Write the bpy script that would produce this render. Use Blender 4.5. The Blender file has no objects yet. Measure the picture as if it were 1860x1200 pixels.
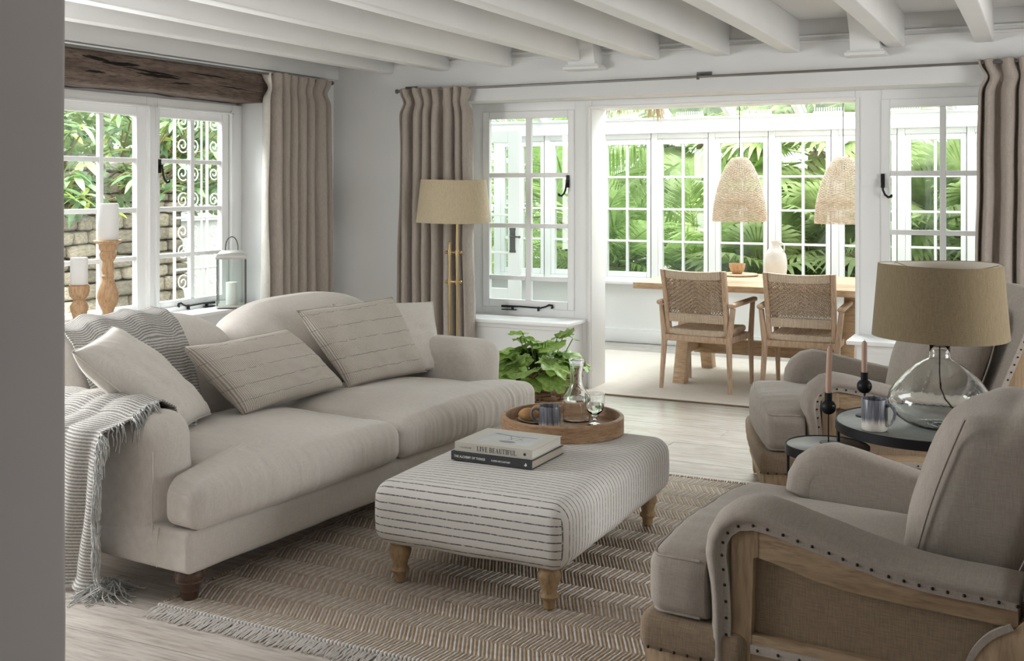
import bpy, bmesh, math, random
from mathutils import Vector, Matrix, noise
PI = math.pi
RND = random.Random(11)
sc = bpy.context.scene
COL = sc.collection

# ---------------------------------------------------------------- camera
cam_d = bpy.data.cameras.new('camera')
cam_d.sensor_fit = 'HORIZONTAL'; cam_d.sensor_width = 36.0
cam_d.lens = 36.0 * 2000.0 / 1860.0
cam_d.shift_y = -(600.0 - 338.0) / 1860.0
cam_d.clip_start = 0.05; cam_d.clip_end = 200
cam = bpy.data.objects.new('camera', cam_d)
cam.location = (0, 0, 1.47)
cam.rotation_euler = (PI / 2, 0, math.atan(970.0 / 2000.0))
COL.objects.link(cam); sc.camera = cam

# ---------------------------------------------------------------- world, daylight, fill lamps, exposure
sc.view_settings.view_transform = 'Standard'
sc.view_settings.look = 'None'
sc.view_settings.gamma = 1.0
sc.view_settings.use_curve_mapping = False
sc.view_settings.exposure = 0.63
sc.cycles.use_denoising = True
sc.cycles.use_adaptive_sampling = True
sc.cycles.adaptive_threshold = 0.05
sc.cycles.max_bounces = 12
sc.cycles.diffuse_bounces = 4
sc.cycles.glossy_bounces = 3
sc.cycles.transparent_max_bounces = 14
sc.cycles.transmission_bounces = 12
sc.cycles.caustics_refractive = False
sc.cycles.caustics_reflective = False
sc.cycles.sample_clamp_indirect = 6.0
world = bpy.data.worlds.new('overcast_sky'); sc.world = world; world.use_nodes = True
bg = world.node_tree.nodes['Background']
bg.inputs['Color'].default_value = (0.91, 0.96, 1.0, 1)
bg.inputs['Strength'].default_value = 1.95

def area_light(name, loc, rot, sx, sy, power, col=(1, 1, 1)):
    l = bpy.data.lights.new(name, 'AREA'); l.shape = 'RECTANGLE'
    l.size = sx; l.size_y = sy; l.energy = power; l.color = col
    o = bpy.data.objects.new(name, l); o.location = loc; o.rotation_euler = rot
    COL.objects.link(o); return o
sun = bpy.data.lights.new('hazy_sun', 'SUN'); sun.energy = 6.0; sun.angle = math.radians(25); sun.color = (1.0, 0.98, 0.93)
sun_o = bpy.data.objects.new('hazy_sun', sun); sun_o.rotation_euler = (math.radians(42), 0, math.radians(14)); COL.objects.link(sun_o)
# fill lamps added out of view by the side walls to brighten the room
area_light('fill_right_wall', (2.17, 4.6, 1.4), (PI / 2, 0, PI / 2), 1.8, 1.3, 36, (1, 1, 0.99))
area_light('fill_left_wall', (-4.95, 2.4, 1.4), (PI / 2, 0, -PI / 2), 1.8, 1.3, 84, (0.97, 0.99, 1))  # added lamp in front of solid wall, no window here
# lamps added unseen above garden side and glass roof, boosting light through the panes
area_light('fill_above_garden', (-6.35, 5.5, 3.0), (0, math.radians(-52), 0), 1.0, 2.4, 250, (0.96, 0.99, 1))
area_light('fill_above_conservatory', (-2.0, 9.7, 3.5), (math.radians(-46), 0, 0), 3.0, 1.0, 62, (0.96, 0.99, 1)).data.spread = math.radians(80)

# ---------------------------------------------------------------- material helpers
MATS = {}
def _new(name):
    m = bpy.data.materials.new(name); m.use_nodes = True
    nt = m.node_tree
    return m, nt, nt.nodes['Principled BSDF']
def N(nt, typ, **kw):
    n = nt.nodes.new(typ)
    for k, v in kw.items():
        if k in n.inputs: n.inputs[k].default_value = v
        else: setattr(n, k, v)
    return n
def L(nt, a, b): nt.links.new(a, b)
def c4(c): return (c[0], c[1], c[2], 1.0)
def mixc(nt, fac, a, b):
    m = N(nt, 'ShaderNodeMix', data_type='RGBA')
    for s, v in ((0, fac), (6, a), (7, b)):
        if hasattr(v, 'is_linked'): L(nt, v, m.inputs[s])
        elif s == 0: m.inputs[0].default_value = v
        else: m.inputs[s].default_value = c4(v)
    return m.outputs[2]
def coords(nt, scale=(1, 1, 1), rnd=False):
    t = N(nt, 'ShaderNodeTexCoord'); mp = N(nt, 'ShaderNodeMapping'); mp.inputs['Scale'].default_value = scale
    L(nt, t.outputs['Object'], mp.inputs['Vector'])
    if rnd:
        oi = N(nt, 'ShaderNodeObjectInfo'); mu = N(nt, 'ShaderNodeMath', operation='MULTIPLY'); mu.inputs[1].default_value = 37.0
        L(nt, oi.outputs['Random'], mu.inputs[0]); L(nt, mu.outputs[0], mp.inputs['Location'])
    return mp.outputs['Vector']
def nz(nt, vec, scale, detail=3, rough=0.55):
    n = N(nt, 'ShaderNodeTexNoise'); n.inputs['Scale'].default_value = scale
    n.inputs['Detail'].default_value = detail; n.inputs['Roughness'].default_value = rough
    L(nt, vec, n.inputs['Vector']); return n.outputs['Fac']
def ramp(nt, fac, p0, p1):
    r = N(nt, 'ShaderNodeMapRange'); r.inputs['From Min'].default_value = p0; r.inputs['From Max'].default_value = p1
    L(nt, fac, r.inputs['Value']); return r.outputs['Result']
def value_rnd(nt, col, amt):
    oi = N(nt, 'ShaderNodeObjectInfo'); h = N(nt, 'ShaderNodeHueSaturation')
    mr = N(nt, 'ShaderNodeMapRange'); mr.inputs['To Min'].default_value = 1 - amt; mr.inputs['To Max'].default_value = 1 + amt
    L(nt, oi.outputs['Random'], mr.inputs['Value']); L(nt, mr.outputs['Result'], h.inputs['Value'])
    L(nt, col, h.inputs['Color']); return h.outputs['Color']
def bump(nt, b, hgt, strength, dist=0.002):
    bn = N(nt, 'ShaderNodeBump'); bn.inputs['Strength'].default_value = strength; bn.inputs['Distance'].default_value = dist
    L(nt, hgt, bn.inputs['Height']); L(nt, bn.outputs['Normal'], b.inputs['Normal'])
def pm(name, col, rough=0.6, metal=0.0, var=0.06, vs=5.0, vstr=(1, 1, 1), col2=None, rnd=0.0, bmp=0.0, bs=200.0, bstr=(1, 1, 1), bdist=0.002, spec=0.4):
    m, nt, b = _new(name)
    v = coords(nt, vstr, rnd > 0)
    c2 = col2 or tuple(min(1, x * (1 + var)) for x in col)
    c1 = col if col2 else tuple(x * (1 - var) for x in col)
    out = mixc(nt, ramp(nt, nz(nt, v, vs), 0.3, 0.7), c1, c2)
    if rnd: out = value_rnd(nt, out, rnd)
    L(nt, out, b.inputs['Base Color'])
    b.inputs['Roughness'].default_value = rough; b.inputs['Metallic'].default_value = metal
    b.inputs['Specular IOR Level'].default_value = spec
    if bmp:
        v2 = coords(nt, bstr); bump(nt, b, nz(nt, v2, bs, 2), bmp, bdist)
    MATS[name] = m; return m
def fabric(name, col, var=0.06, thread=420.0, bmp=0.35, slub=0.10, rough=0.95, blotch=2.2):
    m, nt, b = _new(name)
    a = nz(nt, coords(nt, (thread, thread * .08, thread * .08)), 1.0, 1)
    c = nz(nt, coords(nt, (thread * .08, thread, thread)), 1.0, 1)
    d = nz(nt, coords(nt), blotch, 3)
    add = N(nt, 'ShaderNodeMath', operation='ADD'); L(nt, a, add.inputs[0]); L(nt, c, add.inputs[1])
    s = ramp(nt, add.outputs[0], 0.75, 1.25)
    lo = tuple(x * (1 - slub) for x in col); hi = tuple(min(1, x * (1 + slub)) for x in col)
    out = mixc(nt, s, lo, hi)
    dk = mixc(nt, ramp(nt, d, 0.3, 0.7), tuple(1 - var for _ in col), (1, 1, 1))
    mu = N(nt, 'ShaderNodeMix', data_type='RGBA', blend_type='MULTIPLY'); mu.inputs[0].default_value = 1.0
    L(nt, out, mu.inputs[6]); L(nt, dk, mu.inputs[7])
    L(nt, mu.outputs[2], b.inputs['Base Color'])
    b.inputs['Roughness'].default_value = rough; b.inputs['Specular IOR Level'].default_value = 0.15
    b.inputs['Sheen Weight'].default_value = 0.15
    bump(nt, b, add.outputs[0], bmp, 0.0012)
    MATS[name] = m; return m
def wood(name, c1, c2, grain=(1, 1, 1), scale=6.0, rough=0.55, rnd=0.0, bmp=0.15, knots=0.0, spec=0.3):
    # grain: scale vector; small along the grain, large across
    m, nt, b = _new(name)
    v = coords(nt, grain, rnd > 0)
    n1 = nz(nt, v, scale, 5, 0.65); n2 = nz(nt, v, scale * 4.5, 3, 0.6)
    out = mixc(nt, ramp(nt, n1, 0.3, 0.72), c1, c2)
    out = mixc(nt, ramp(nt, n2, 0.45, 0.75), out, tuple(x * 0.72 for x in c1))
    if rnd: out = value_rnd(nt, out, rnd)
    L(nt, out, b.inputs['Base Color'])
    b.inputs['Roughness'].default_value = rough; b.inputs['Specular IOR Level'].default_value = spec
    if bmp: bump(nt, b, n2, bmp, 0.001)
    MATS[name] = m; return m
def pane_mat(name, tint=(0.96, 0.98, 0.97), spec=0.04):
    m = bpy.data.materials.new(name); m.use_nodes = True; nt = m.node_tree; nt.nodes.clear()
    o = N(nt, 'ShaderNodeOutputMaterial'); mx = N(nt, 'ShaderNodeMixShader'); t = N(nt, 'ShaderNodeBsdfTransparent'); g = N(nt, 'ShaderNodeBsdfGlossy')
    t.inputs['Color'].default_value = c4(tint); g.inputs['Roughness'].default_value = 0.02
    f = N(nt, 'ShaderNodeLayerWeight'); f.inputs['Blend'].default_value = 0.5
    pw = N(nt, 'ShaderNodeMath', operation='POWER'); pw.inputs[1].default_value = 5.0; L(nt, f.outputs['Facing'], pw.inputs[0])
    ma = N(nt, 'ShaderNodeMath', operation='MULTIPLY_ADD'); ma.inputs[1].default_value = 0.6; ma.inputs[2].default_value = 0.025; L(nt, pw.outputs[0], ma.inputs[0])
    L(nt, ma.outputs[0], mx.inputs[0]); L(nt, t.outputs[0], mx.inputs[1]); L(nt, g.outputs[0], mx.inputs[2]); L(nt, mx.outputs[0], o.inputs['Surface'])
    MATS[name] = m; return m
def glass_mat(name, col=(0.97, 1, 0.99), ior=1.45, bmp=0.0):
    m, nt, b = _new(name)
    b.inputs['Base Color'].default_value = c4(col); b.inputs['Roughness'].default_value = 0.0
    b.inputs['IOR'].default_value = ior; b.inputs['Transmission Weight'].default_value = 1.0
    if bmp: bump(nt, b, nz(nt, coords(nt), 25.0, 2), bmp, 0.01)
    MATS[name] = m; return m
def leaf_mat(name, c1, c2, rnd=0.25, rough=0.45, trans=0.35):
    m, nt, b = _new(name)
    n = nz(nt, coords(nt, (1, 1, 1), True), 9.0, 2)
    out = mixc(nt, ramp(nt, n, 0.3, 0.7), c1, c2); out = value_rnd(nt, out, rnd)
    L(nt, out, b.inputs['Base Color']); b.inputs['Roughness'].default_value = rough; b.inputs['Specular IOR Level'].default_value = 0.35
    tr = N(nt, 'ShaderNodeBsdfTranslucent'); mx = N(nt, 'ShaderNodeMixShader'); mx.inputs[0].default_value = trans
    L(nt, out, tr.inputs['Color']); o = nt.nodes['Material Output']
    L(nt, b.outputs[0], mx.inputs[1]); L(nt, tr.outputs[0], mx.inputs[2]); L(nt, mx.outputs[0], o.inputs['Surface'])
    MATS[name] = m; return m

# ---------------------------------------------------------------- materials
WALL = pm('wall_paint', (0.76, 0.755, 0.745), 0.85, var=0.02, vs=2.0, bmp=0.12, bs=60, bdist=0.002)
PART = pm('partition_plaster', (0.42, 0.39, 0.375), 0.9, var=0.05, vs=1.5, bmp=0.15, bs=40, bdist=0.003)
WHITE = pm('white_gloss_paint', (0.87, 0.87, 0.865), 0.35, var=0.015, vs=3.0, bmp=0.05, bs=30, bdist=0.002)
CEIL = pm('ceiling_paint', (0.80, 0.795, 0.785), 0.85, var=0.02, vs=2.0, bmp=0.08, bs=30, bdist=0.003)
BEAMP = pm('beam_paint', (0.80, 0.795, 0.785), 0.6, var=0.02, vs=3.0, bmp=0.10, bs=18, bdist=0.004, bstr=(1, 0.15, 1))
PLANK = wood('oak_floor', (0.43, 0.375, 0.33), (0.60, 0.55, 0.50), (0.6, 7, 7), 2.4, 0.26, rnd=0.08, bmp=0.08, spec=0.6)
PLANK.node_tree.nodes['Principled BSDF'].inputs['Coat Weight'].default_value = 0.25
PLANK.node_tree.nodes['Principled BSDF'].inputs['Coat Roughness'].default_value = 0.25
TIMBER = wood('old_timber', (0.085, 0.06, 0.048), (0.25, 0.185, 0.15), (6, 0.9, 7), 3.4, 0.75, bmp=0.9)
CRACK = pm('timber_crack', (0.012, 0.008, 0.006), 0.95)
SOFA = fabric('sofa_linen', (0.63, 0.585, 0.535), 0.05, 380, 0.3, 0.06)
PILLOW = fabric('pillow_linen', (0.67, 0.625, 0.57), 0.05, 420, 0.3, 0.06)
CHAIRF = fabric('armchair_linen', (0.37, 0.325, 0.28), 0.06, 420, 0.3, 0.09)
BURLAP = fabric('burlap', (0.27, 0.20, 0.135), 0.08, 300, 0.5, 0.16)
CURT = fabric('curtain_linen', (0.41, 0.355, 0.31), 0.05, 350, 0.35, 0.10)
SHADE = fabric('lampshade_linen', (0.225, 0.175, 0.105), 0.03, 450, 0.3, 0.14)
SHADEIN = pm('lampshade_lining', (0.75, 0.70, 0.60), 0.9)
MANGO = wood('mango_wood', (0.30, 0.205, 0.125), (0.47, 0.345, 0.22), (5, 5, 0.7), 3.0, 0.6)
MANGOX = wood('mango_wood_rail', (0.30, 0.205, 0.125), (0.47, 0.345, 0.22), (0.8, 5, 5), 4.0, 0.6)
LEGW = wood('pale_oak_turned', (0.33, 0.215, 0.11), (0.47, 0.33, 0.19), (6, 6, 0.8), 4.0, 0.5)
LEGD = wood('dark_walnut_turned', (0.07, 0.04, 0.028), (0.15, 0.085, 0.06), (6, 6, 0.8), 4.0, 0.4)
CANDW = wood('turned_pine', (0.50, 0.30, 0.16), (0.68, 0.46, 0.28), (6, 6, 0.9), 3.5, 0.5)
TRAYW = wood('acacia_tray', (0.33, 0.19, 0.105), (0.52, 0.345, 0.21), (1.2, 1.2, 7), 5.0, 0.45)
TABLEW = wood('dining_oak', (0.50, 0.335, 0.20), (0.66, 0.48, 0.32), (0.8, 6, 6), 3.5, 0.5)
CHAIRW = wood('dining_chair_teak', (0.49, 0.33, 0.22), (0.63, 0.46, 0.33), (6, 6, 0.8), 3.5, 0.5)
ROPE = fabric('seagrass_rope', (0.48, 0.36, 0.255), 0.1, 240, 0.5, 0.22)
ROPEL = fabric('pale_rope', (0.60, 0.48, 0.36), 0.08, 240, 0.5, 0.15)
RATTAN = pm('rattan', (0.60, 0.47, 0.34), 0.7, col2=(0.80, 0.70, 0.57), vs=30)
WICKER = pm('brown_willow', (0.16, 0.09, 0.05), 0.55, col2=(0.42, 0.27, 0.17), vs=22)
JUTE = pm('jute_yarn', (0.44, 0.34, 0.24), 0.95, col2=(0.60, 0.48, 0.37), vs=40, bmp=0.6, bs=350, bdist=0.003)
CREAM = pm('cream_yarn', (0.56, 0.52, 0.48), 0.95, col2=(0.70, 0.67, 0.63), vs=40, bmp=0.6, bs=350, bdist=0.003)
FRG = pm('cream_fringe', (0.70, 0.66, 0.62), 0.95, col2=(0.82, 0.79, 0.76), vs=40)
RUGP = pm('pale_flatweave', (0.68, 0.62, 0.55), 0.95, var=0.08, vs=14, bmp=0.5, bs=250, bdist=0.004, vstr=(1, 6, 1))
BLACK = pm('blackened_iron', (0.02, 0.02, 0.022), 0.45, 0.6)
TOPM = pm('table_top_metal', (0.20, 0.195, 0.185), 0.38, 0.55, var=0.25, vs=7)
PEWTER = pm('pewter_iron', (0.13, 0.125, 0.12), 0.4, 0.8)
ROD = pm('steel_rod', (0.22, 0.21, 0.205), 0.4, 0.7)
BRASS = pm('antique_brass', (0.46, 0.345, 0.17), 0.34, 1.0, var=0.1)
NAIL = pm('antique_nail', (0.045, 0.032, 0.025), 0.4, 0.8)
ZINC = pm('lantern_zinc', (0.50, 0.49, 0.46), 0.35, 0.8, var=0.15)
WAX = pm('white_wax', (0.84, 0.83, 0.81), 0.5, var=0.01)
WAXP = pm('pink_wax', (0.55, 0.36, 0.28), 0.45, var=0.03)
PANE = pane_mat('window_glass')
CLEAR = glass_mat('clear_glass', (0.985, 1, 0.995))
LAMPG = glass_mat('recycled_glass', (0.965, 0.985, 0.975), 1.42, bmp=0.08)
WATER = glass_mat('water', (0.99, 1, 1), 1.33)
CERA = pm('white_stoneware', (0.72, 0.70, 0.67), 0.35, var=0.06, vs=8, bmp=0.2, bs=25)
CARD = pm('book_cover_cream', (0.56, 0.53, 0.47), 0.5, var=0.02)
CARDB = pm('book_cover_charcoal', (0.045, 0.047, 0.05), 0.5, var=0.05)
PAGES = pm('book_pages', (0.66, 0.63, 0.57), 0.9, vs=8, vstr=(1, 1, 60), var=0.12)
PAGESD = pm('book_pages_tinted', (0.42, 0.37, 0.30), 0.9, vs=8, vstr=(1, 1, 60), var=0.12)
INK = pm('ink_dark', (0.05, 0.05, 0.05), 0.7)
INKG = pm('ink_grey', (0.27, 0.28, 0.29), 0.7)
INKT = pm('ink_tan', (0.32, 0.25, 0.19), 0.7)
INKW = pm('ink_white', (0.80, 0.79, 0.76), 0.7)
BREAD = pm('bread_crust', (0.42, 0.20, 0.065), 0.6, col2=(0.66, 0.42, 0.20), vs=14, bmp=0.2, bs=60)
SOIL = pm('potting_soil', (0.035, 0.025, 0.018), 0.95, bmp=0.5, bs=90)
CORD = pm('brown_flex', (0.16, 0.085, 0.06), 0.6)
STONE = pm('garden_stone', (0.30, 0.25, 0.18), 0.9, col2=(0.52, 0.46, 0.38), vs=7, rnd=0.35, bmp=0.8, bs=22, bdist=0.02)
MORTAR = pm('earth_mortar', (0.13, 0.12, 0.10), 0.95, bmp=0.6, bs=30, bdist=0.02)
IRONW = pm('white_wrought_iron', (0.62, 0.62, 0.62), 0.5)
GROUND = pm('garden_gravel', (0.22, 0.21, 0.18), 0.95, var=0.3, vs=20)
RENDER = pm('white_render', (0.70, 0.70, 0.69), 0.8)
LEAFD = leaf_mat('rhododendron_leaf', (0.13, 0.24, 0.11), (0.30, 0.42, 0.22), 0.45)
LEAFY = leaf_mat('young_leaf', (0.30, 0.40, 0.08), (0.45, 0.52, 0.14), 0.35)
LEAFP = leaf_mat('house_plant_leaf', (0.24, 0.42, 0.07), (0.46, 0.62, 0.22), 0.35, 0.5, 0.3)
PALMA = leaf_mat('feather_palm_leaf', (0.30, 0.46, 0.13), (0.48, 0.62, 0.27), 0.35, 0.4, 0.5)
PALMB = leaf_mat('fan_palm_leaf', (0.27, 0.40, 0.14), (0.55, 0.62, 0.32), 0.4, 0.4, 0.5)
HEDGE = leaf_mat('hedge_leaf', (0.22, 0.32, 0.13), (0.38, 0.48, 0.22), 0.2)
STEM = pm('plant_stem', (0.14, 0.12, 0.05), 0.8)
BARK = pm('palm_bark', (0.13, 0.095, 0.06), 0.95, bmp=0.8, bs=14, bdist=0.03)
DRYG = pm('dried_grass', (0.40, 0.28, 0.15), 0.9, col2=(0.60, 0.47, 0.29), vs=20)

def stripe_fabric():
    m, nt, b = _new('ticking_stripe')
    at = N(nt, 'ShaderNodeAttribute', attribute_name='stripe'); s = at.outputs['Fac']
    wob = nz(nt, coords(nt), 14.0, 2); wm = N(nt, 'ShaderNodeMath', operation='MULTIPLY_ADD'); wm.inputs[1].default_value = 0.004
    L(nt, wob, wm.inputs[0]); L(nt, s, wm.inputs[2])
    fr = N(nt, 'ShaderNodeMath', operation='PINGPONG'); fr.inputs[1].default_value = 0.0140; L(nt, wm.outputs[0], fr.inputs[0])
    e1 = ramp(nt, fr.outputs[0], 0.0017, 0.0026)       # line
    e2 = ramp(nt, fr.outputs[0], 0.0002, 0.0008)       # pale thread in the middle of it
    brk = nz(nt, coords(nt, (90, 90, 90)), 1.0, 2)
    inv = N(nt, 'ShaderNodeMath', operation='SUBTRACT'); inv.inputs[0].default_value = 1.0; L(nt, e1, inv.inputs[1])
    mu = N(nt, 'ShaderNodeMath', operation='MULTIPLY'); L(nt, inv.outputs[0], mu.inputs[0]); L(nt, ramp(nt, brk, 0.2, 0.5), mu.inputs[1])
    wv = nz(nt, coords(nt, (500, 500, 500)), 1.0, 1)
    base = mixc(nt, wv, (0.66, 0.63, 0.59), (0.77, 0.745, 0.71))
    out = mixc(nt, mu.outputs[0], base, (0.13, 0.125, 0.12))
    L(nt, out, b.inputs['Base Color']); b.inputs['Roughness'].default_value = 0.95; b.inputs['Specular IOR Level'].default_value = 0.1
    bump(nt, b, wv, 0.4, 0.0015); return m
STRIPE = stripe_fabric()
def woven_pillow(name):
    m, nt, b = _new(name)
    tc = N(nt, 'ShaderNodeTexCoord'); sep = N(nt, 'ShaderNodeSeparateXYZ'); L(nt, tc.outputs['UV'], sep.inputs[0])
    mp = N(nt, 'ShaderNodeMapping'); mp.inputs['Scale'].default_value = (120, 48, 1); L(nt, tc.outputs['UV'], mp.inputs['Vector'])
    wn = nz(nt, mp.outputs['Vector'], 1.0, 2)
    wt = N(nt, 'ShaderNodeTexWave', wave_type='BANDS', bands_direction='X'); wt.inputs['Scale'].default_value = 26.0; wt.inputs['Distortion'].default_value = 1.2; wt.inputs['Detail'].default_value = 2.0; wt.inputs['Detail Scale'].default_value = 6.0
    L(nt, tc.outputs['UV'], wt.inputs['Vector'])
    wm_ = N(nt, 'ShaderNodeMath', operation='MULTIPLY_ADD'); wm_.inputs[1].default_value = 0.55; L(nt, wt.outputs['Fac'], wm_.inputs[0])
    wm2 = N(nt, 'ShaderNodeMath', operation='MULTIPLY'); wm2.inputs[1].default_value = 0.45; L(nt, wn, wm2.inputs[0]); L(nt, wm2.outputs[0], wm_.inputs[2])
    weave = wm_.outputs[0]
    mp2 = N(nt, 'ShaderNodeMapping'); mp2.inputs['Scale'].default_value = (14, 2.5, 1); L(nt, tc.outputs['UV'], mp2.inputs['Vector'])
    br = nz(nt, mp2.outputs['Vector'], 1.0, 2)
    base = mixc(nt, ramp(nt, weave, 0.3, 0.7), (0.40, 0.355, 0.305), (0.70, 0.645, 0.58))
    # smoother, paler panel in the middle third
    pb = N(nt, 'ShaderNodeMath', operation='PINGPONG'); pb.inputs[1].default_value = 0.5; L(nt, sep.outputs[0], pb.inputs[0])
    band = ramp(nt, pb.outputs[0], 0.33, 0.37)
    flat = mixc(nt, ramp(nt, weave, 0.3, 0.7), (0.50, 0.45, 0.395), (0.61, 0.56, 0.50))
    base = mixc(nt, band, base, flat)
    # thin dark broken lines across
    wv = N(nt, 'ShaderNodeMath', operation='MULTIPLY_ADD'); wv.inputs[1].default_value = 0.06; L(nt, br, wv.inputs[0]); L(nt, sep.outputs[1], wv.inputs[2])
    pp = N(nt, 'ShaderNodeMath', operation='PINGPONG'); pp.inputs[1].default_value = 0.095; L(nt, wv.outputs[0], pp.inputs[0])
    ln = ramp(nt, pp.outputs[0], 0.0045, 0.0012)
    mu = N(nt, 'ShaderNodeMath', operation='MULTIPLY'); L(nt, ln, mu.inputs[0]); L(nt, ramp(nt, br, 0.35, 0.5), mu.inputs[1])
    out = mixc(nt, mu.outputs[0], base, (0.22, 0.19, 0.165))
    L(nt, out, b.inputs['Base Color']); b.inputs['Roughness'].default_value = 0.95; b.inputs['Specular IOR Level'].default_value = 0.1
    bump(nt, b, weave, 0.35, 0.002); return m
WOVENP = woven_pillow('handwoven_pillow')
def throw_mat():
    m, nt, b = _new('knitted_throw')
    tc = N(nt, 'ShaderNodeTexCoord'); sep = N(nt, 'ShaderNodeSeparateXYZ'); L(nt, tc.outputs['UV'], sep.inputs[0])
    mp = N(nt, 'ShaderNodeMapping'); mp.inputs['Scale'].default_value = (140, 220, 1); L(nt, tc.outputs['UV'], mp.inputs['Vector'])
    n = nz(nt, mp.outputs['Vector'], 1.0, 1)
    ma = N(nt, 'ShaderNodeMath', operation='MULTIPLY_ADD'); ma.inputs[1].default_value = 0.006; L(nt, n, ma.inputs[0]); L(nt, sep.outputs[1], ma.inputs[2])
    pp = N(nt, 'ShaderNodeMath', operation='PINGPONG'); pp.inputs[1].default_value = 0.0065; L(nt, ma.outputs[0], pp.inputs[0])
    f = ramp(nt, pp.outputs[0], 0.0022, 0.0042)
    out = mixc(nt, f, (0.25, 0.245, 0.235), (0.56, 0.53, 0.49))
    L(nt, out, b.inputs['Base Color']); b.inputs['Roughness'].default_value = 0.95; b.inputs['Specular IOR Level'].default_value = 0.1
    ad = N(nt, 'ShaderNodeMath', operation='ADD'); L(nt, f, ad.inputs[0]); L(nt, n, ad.inputs[1])
    bump(nt, b, ad.outputs[0], 0.7, 0.003); return m
THROW = throw_mat()
FRINGE = pm('throw_fringe', (0.36, 0.37, 0.36), 0.95, col2=(0.56, 0.55, 0.52), vs=40)
def mug_mat(name, lo, hi, inv=False):
    # streaky dark glaze over cream stoneware, fading towards one end of the mug
    m, nt, b = _new(name)
    tc = N(nt, 'ShaderNodeTexCoord'); sep = N(nt, 'ShaderNodeSeparateXYZ'); L(nt, tc.outputs['Object'], sep.inputs[0])
    st = nz(nt, coords(nt, (110, 110, 9)), 1.0, 3)
    ma = N(nt, 'ShaderNodeMath', operation='MULTIPLY_ADD'); ma.inputs[1].default_value = -0.05; L(nt, st, ma.inputs[0]); L(nt, sep.outputs[2], ma.inputs[2])
    f = ramp(nt, ma.outputs[0], lo, hi)
    dark = mixc(nt, ramp(nt, st, 0.3, 0.7), (0.055, 0.06, 0.08), (0.26, 0.27, 0.31))
    out = mixc(nt, f, (0.72, 0.68, 0.62), dark)
    L(nt, out, b.inputs['Base Color']); b.inputs['Roughness'].default_value = 0.3; return m
MUGA = mug_mat('streaked_glaze', -0.02, 0.0)
MUGB = mug_mat('dipped_glaze', 0.005, 0.025)

# ---------------------------------------------------------------- mesh helpers: every shape is (verts, faces)
def vadd(a, b): return (a[0] + b[0], a[1] + b[1], a[2] + b[2])
def join(*vfs):
    V = []; F = []
    for v, f in vfs:
        o = len(V); V += [tuple(p) for p in v]; F += [tuple(i + o for i in q) for q in f]
    return V, F
def xf(vf, fn): return [tuple(fn(p)) for p in vf[0]], vf[1]
def mv(vf, x, y, z): return [(p[0] + x, p[1] + y, p[2] + z) for p in vf[0]], vf[1]
def mat4(vf, M): return [tuple(M @ Vector(p)) for p in vf[0]], vf[1]
def box(x0, x1, y0, y1, z0, z1):
    v = [(x, y, z) for x in (x0, x1) for y in (y0, y1) for z in (z0, z1)]
    return v, [(0, 1, 3, 2), (4, 6, 7, 5), (0, 4, 5, 1), (2, 3, 7, 6), (0, 2, 6, 4), (1, 5, 7, 3)]
def lathe(prof, n=32, closed=False):
    V = []; F = []; k = len(prof)
    for r, z in prof:
        for i in range(n):
            a = 2 * PI * i / n; V.append((r * math.cos(a), r * math.sin(a), z))
    for j in range(k - 1 if not closed else k):
        j2 = (j + 1) % k
        for i in range(n):
            i2 = (i + 1) % n; F.append((j * n + i, j * n + i2, j2 * n + i2, j2 * n + i))
    if not closed:
        if prof[0][0] > 1e-6: F.append(tuple(range(n - 1, -1, -1)))
        if prof[-1][0] > 1e-6: F.append(tuple((k - 1) * n + i for i in range(n)))
    return V, F
def tube(pts, r, n=6, closed=False, cap=True):
    pts = [Vector(p) for p in pts]; k = len(pts); V = []; F = []
    rad = r if isinstance(r, (list, tuple)) else [r] * k
    up = None
    for i, p in enumerate(pts):
        a = pts[(i - 1) % k] if (closed or i > 0) else p
        b = pts[(i + 1) % k] if (closed or i < k - 1) else p
        t = (b - a).normalized() if (b - a).length > 1e-9 else Vector((0, 0, 1))
        if up is None: up = Vector((0, 0, 1)) if abs(t.z) < 0.9 else Vector((1, 0, 0))
        s = t.cross(up); s = s.normalized() if s.length > 1e-6 else t.orthogonal().normalized()
        up = s.cross(t).normalized()
        for j in range(n):
            q = 2 * PI * j / n; V.append(tuple(p + (s * math.cos(q) + up * math.sin(q)) * rad[i]))
    for i in range(k if closed else k - 1):
        i2 = (i + 1) % k
        for j in range(n):
            j2 = (j + 1) % n; F.append((i * n + j, i * n + j2, i2 * n + j2, i2 * n + j))
    if cap and not closed:
        F.append(tuple(range(n - 1, -1, -1))); F.append(tuple((k - 1) * n + j for j in range(n)))
    return V, F
def prism(poly, a0, a1, axis='y'):
    # poly: 2D outline in (x,z) for axis y, (x,y) for axis z, (y,z) for axis x
    k = len(poly)
    def P(p, a): return {'y': (p[0], a, p[1]), 'z': (p[0], p[1], a), 'x': (a, p[0], p[1])}[axis]
    V = [P(p, a0) for p in poly] + [P(p, a1) for p in poly]
    F = [tuple(range(k)), tuple(range(2 * k - 1, k - 1, -1))] + [(i, i + k, (i + 1) % k + k, (i + 1) % k) for i in range(k)]
    return V, F
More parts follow.
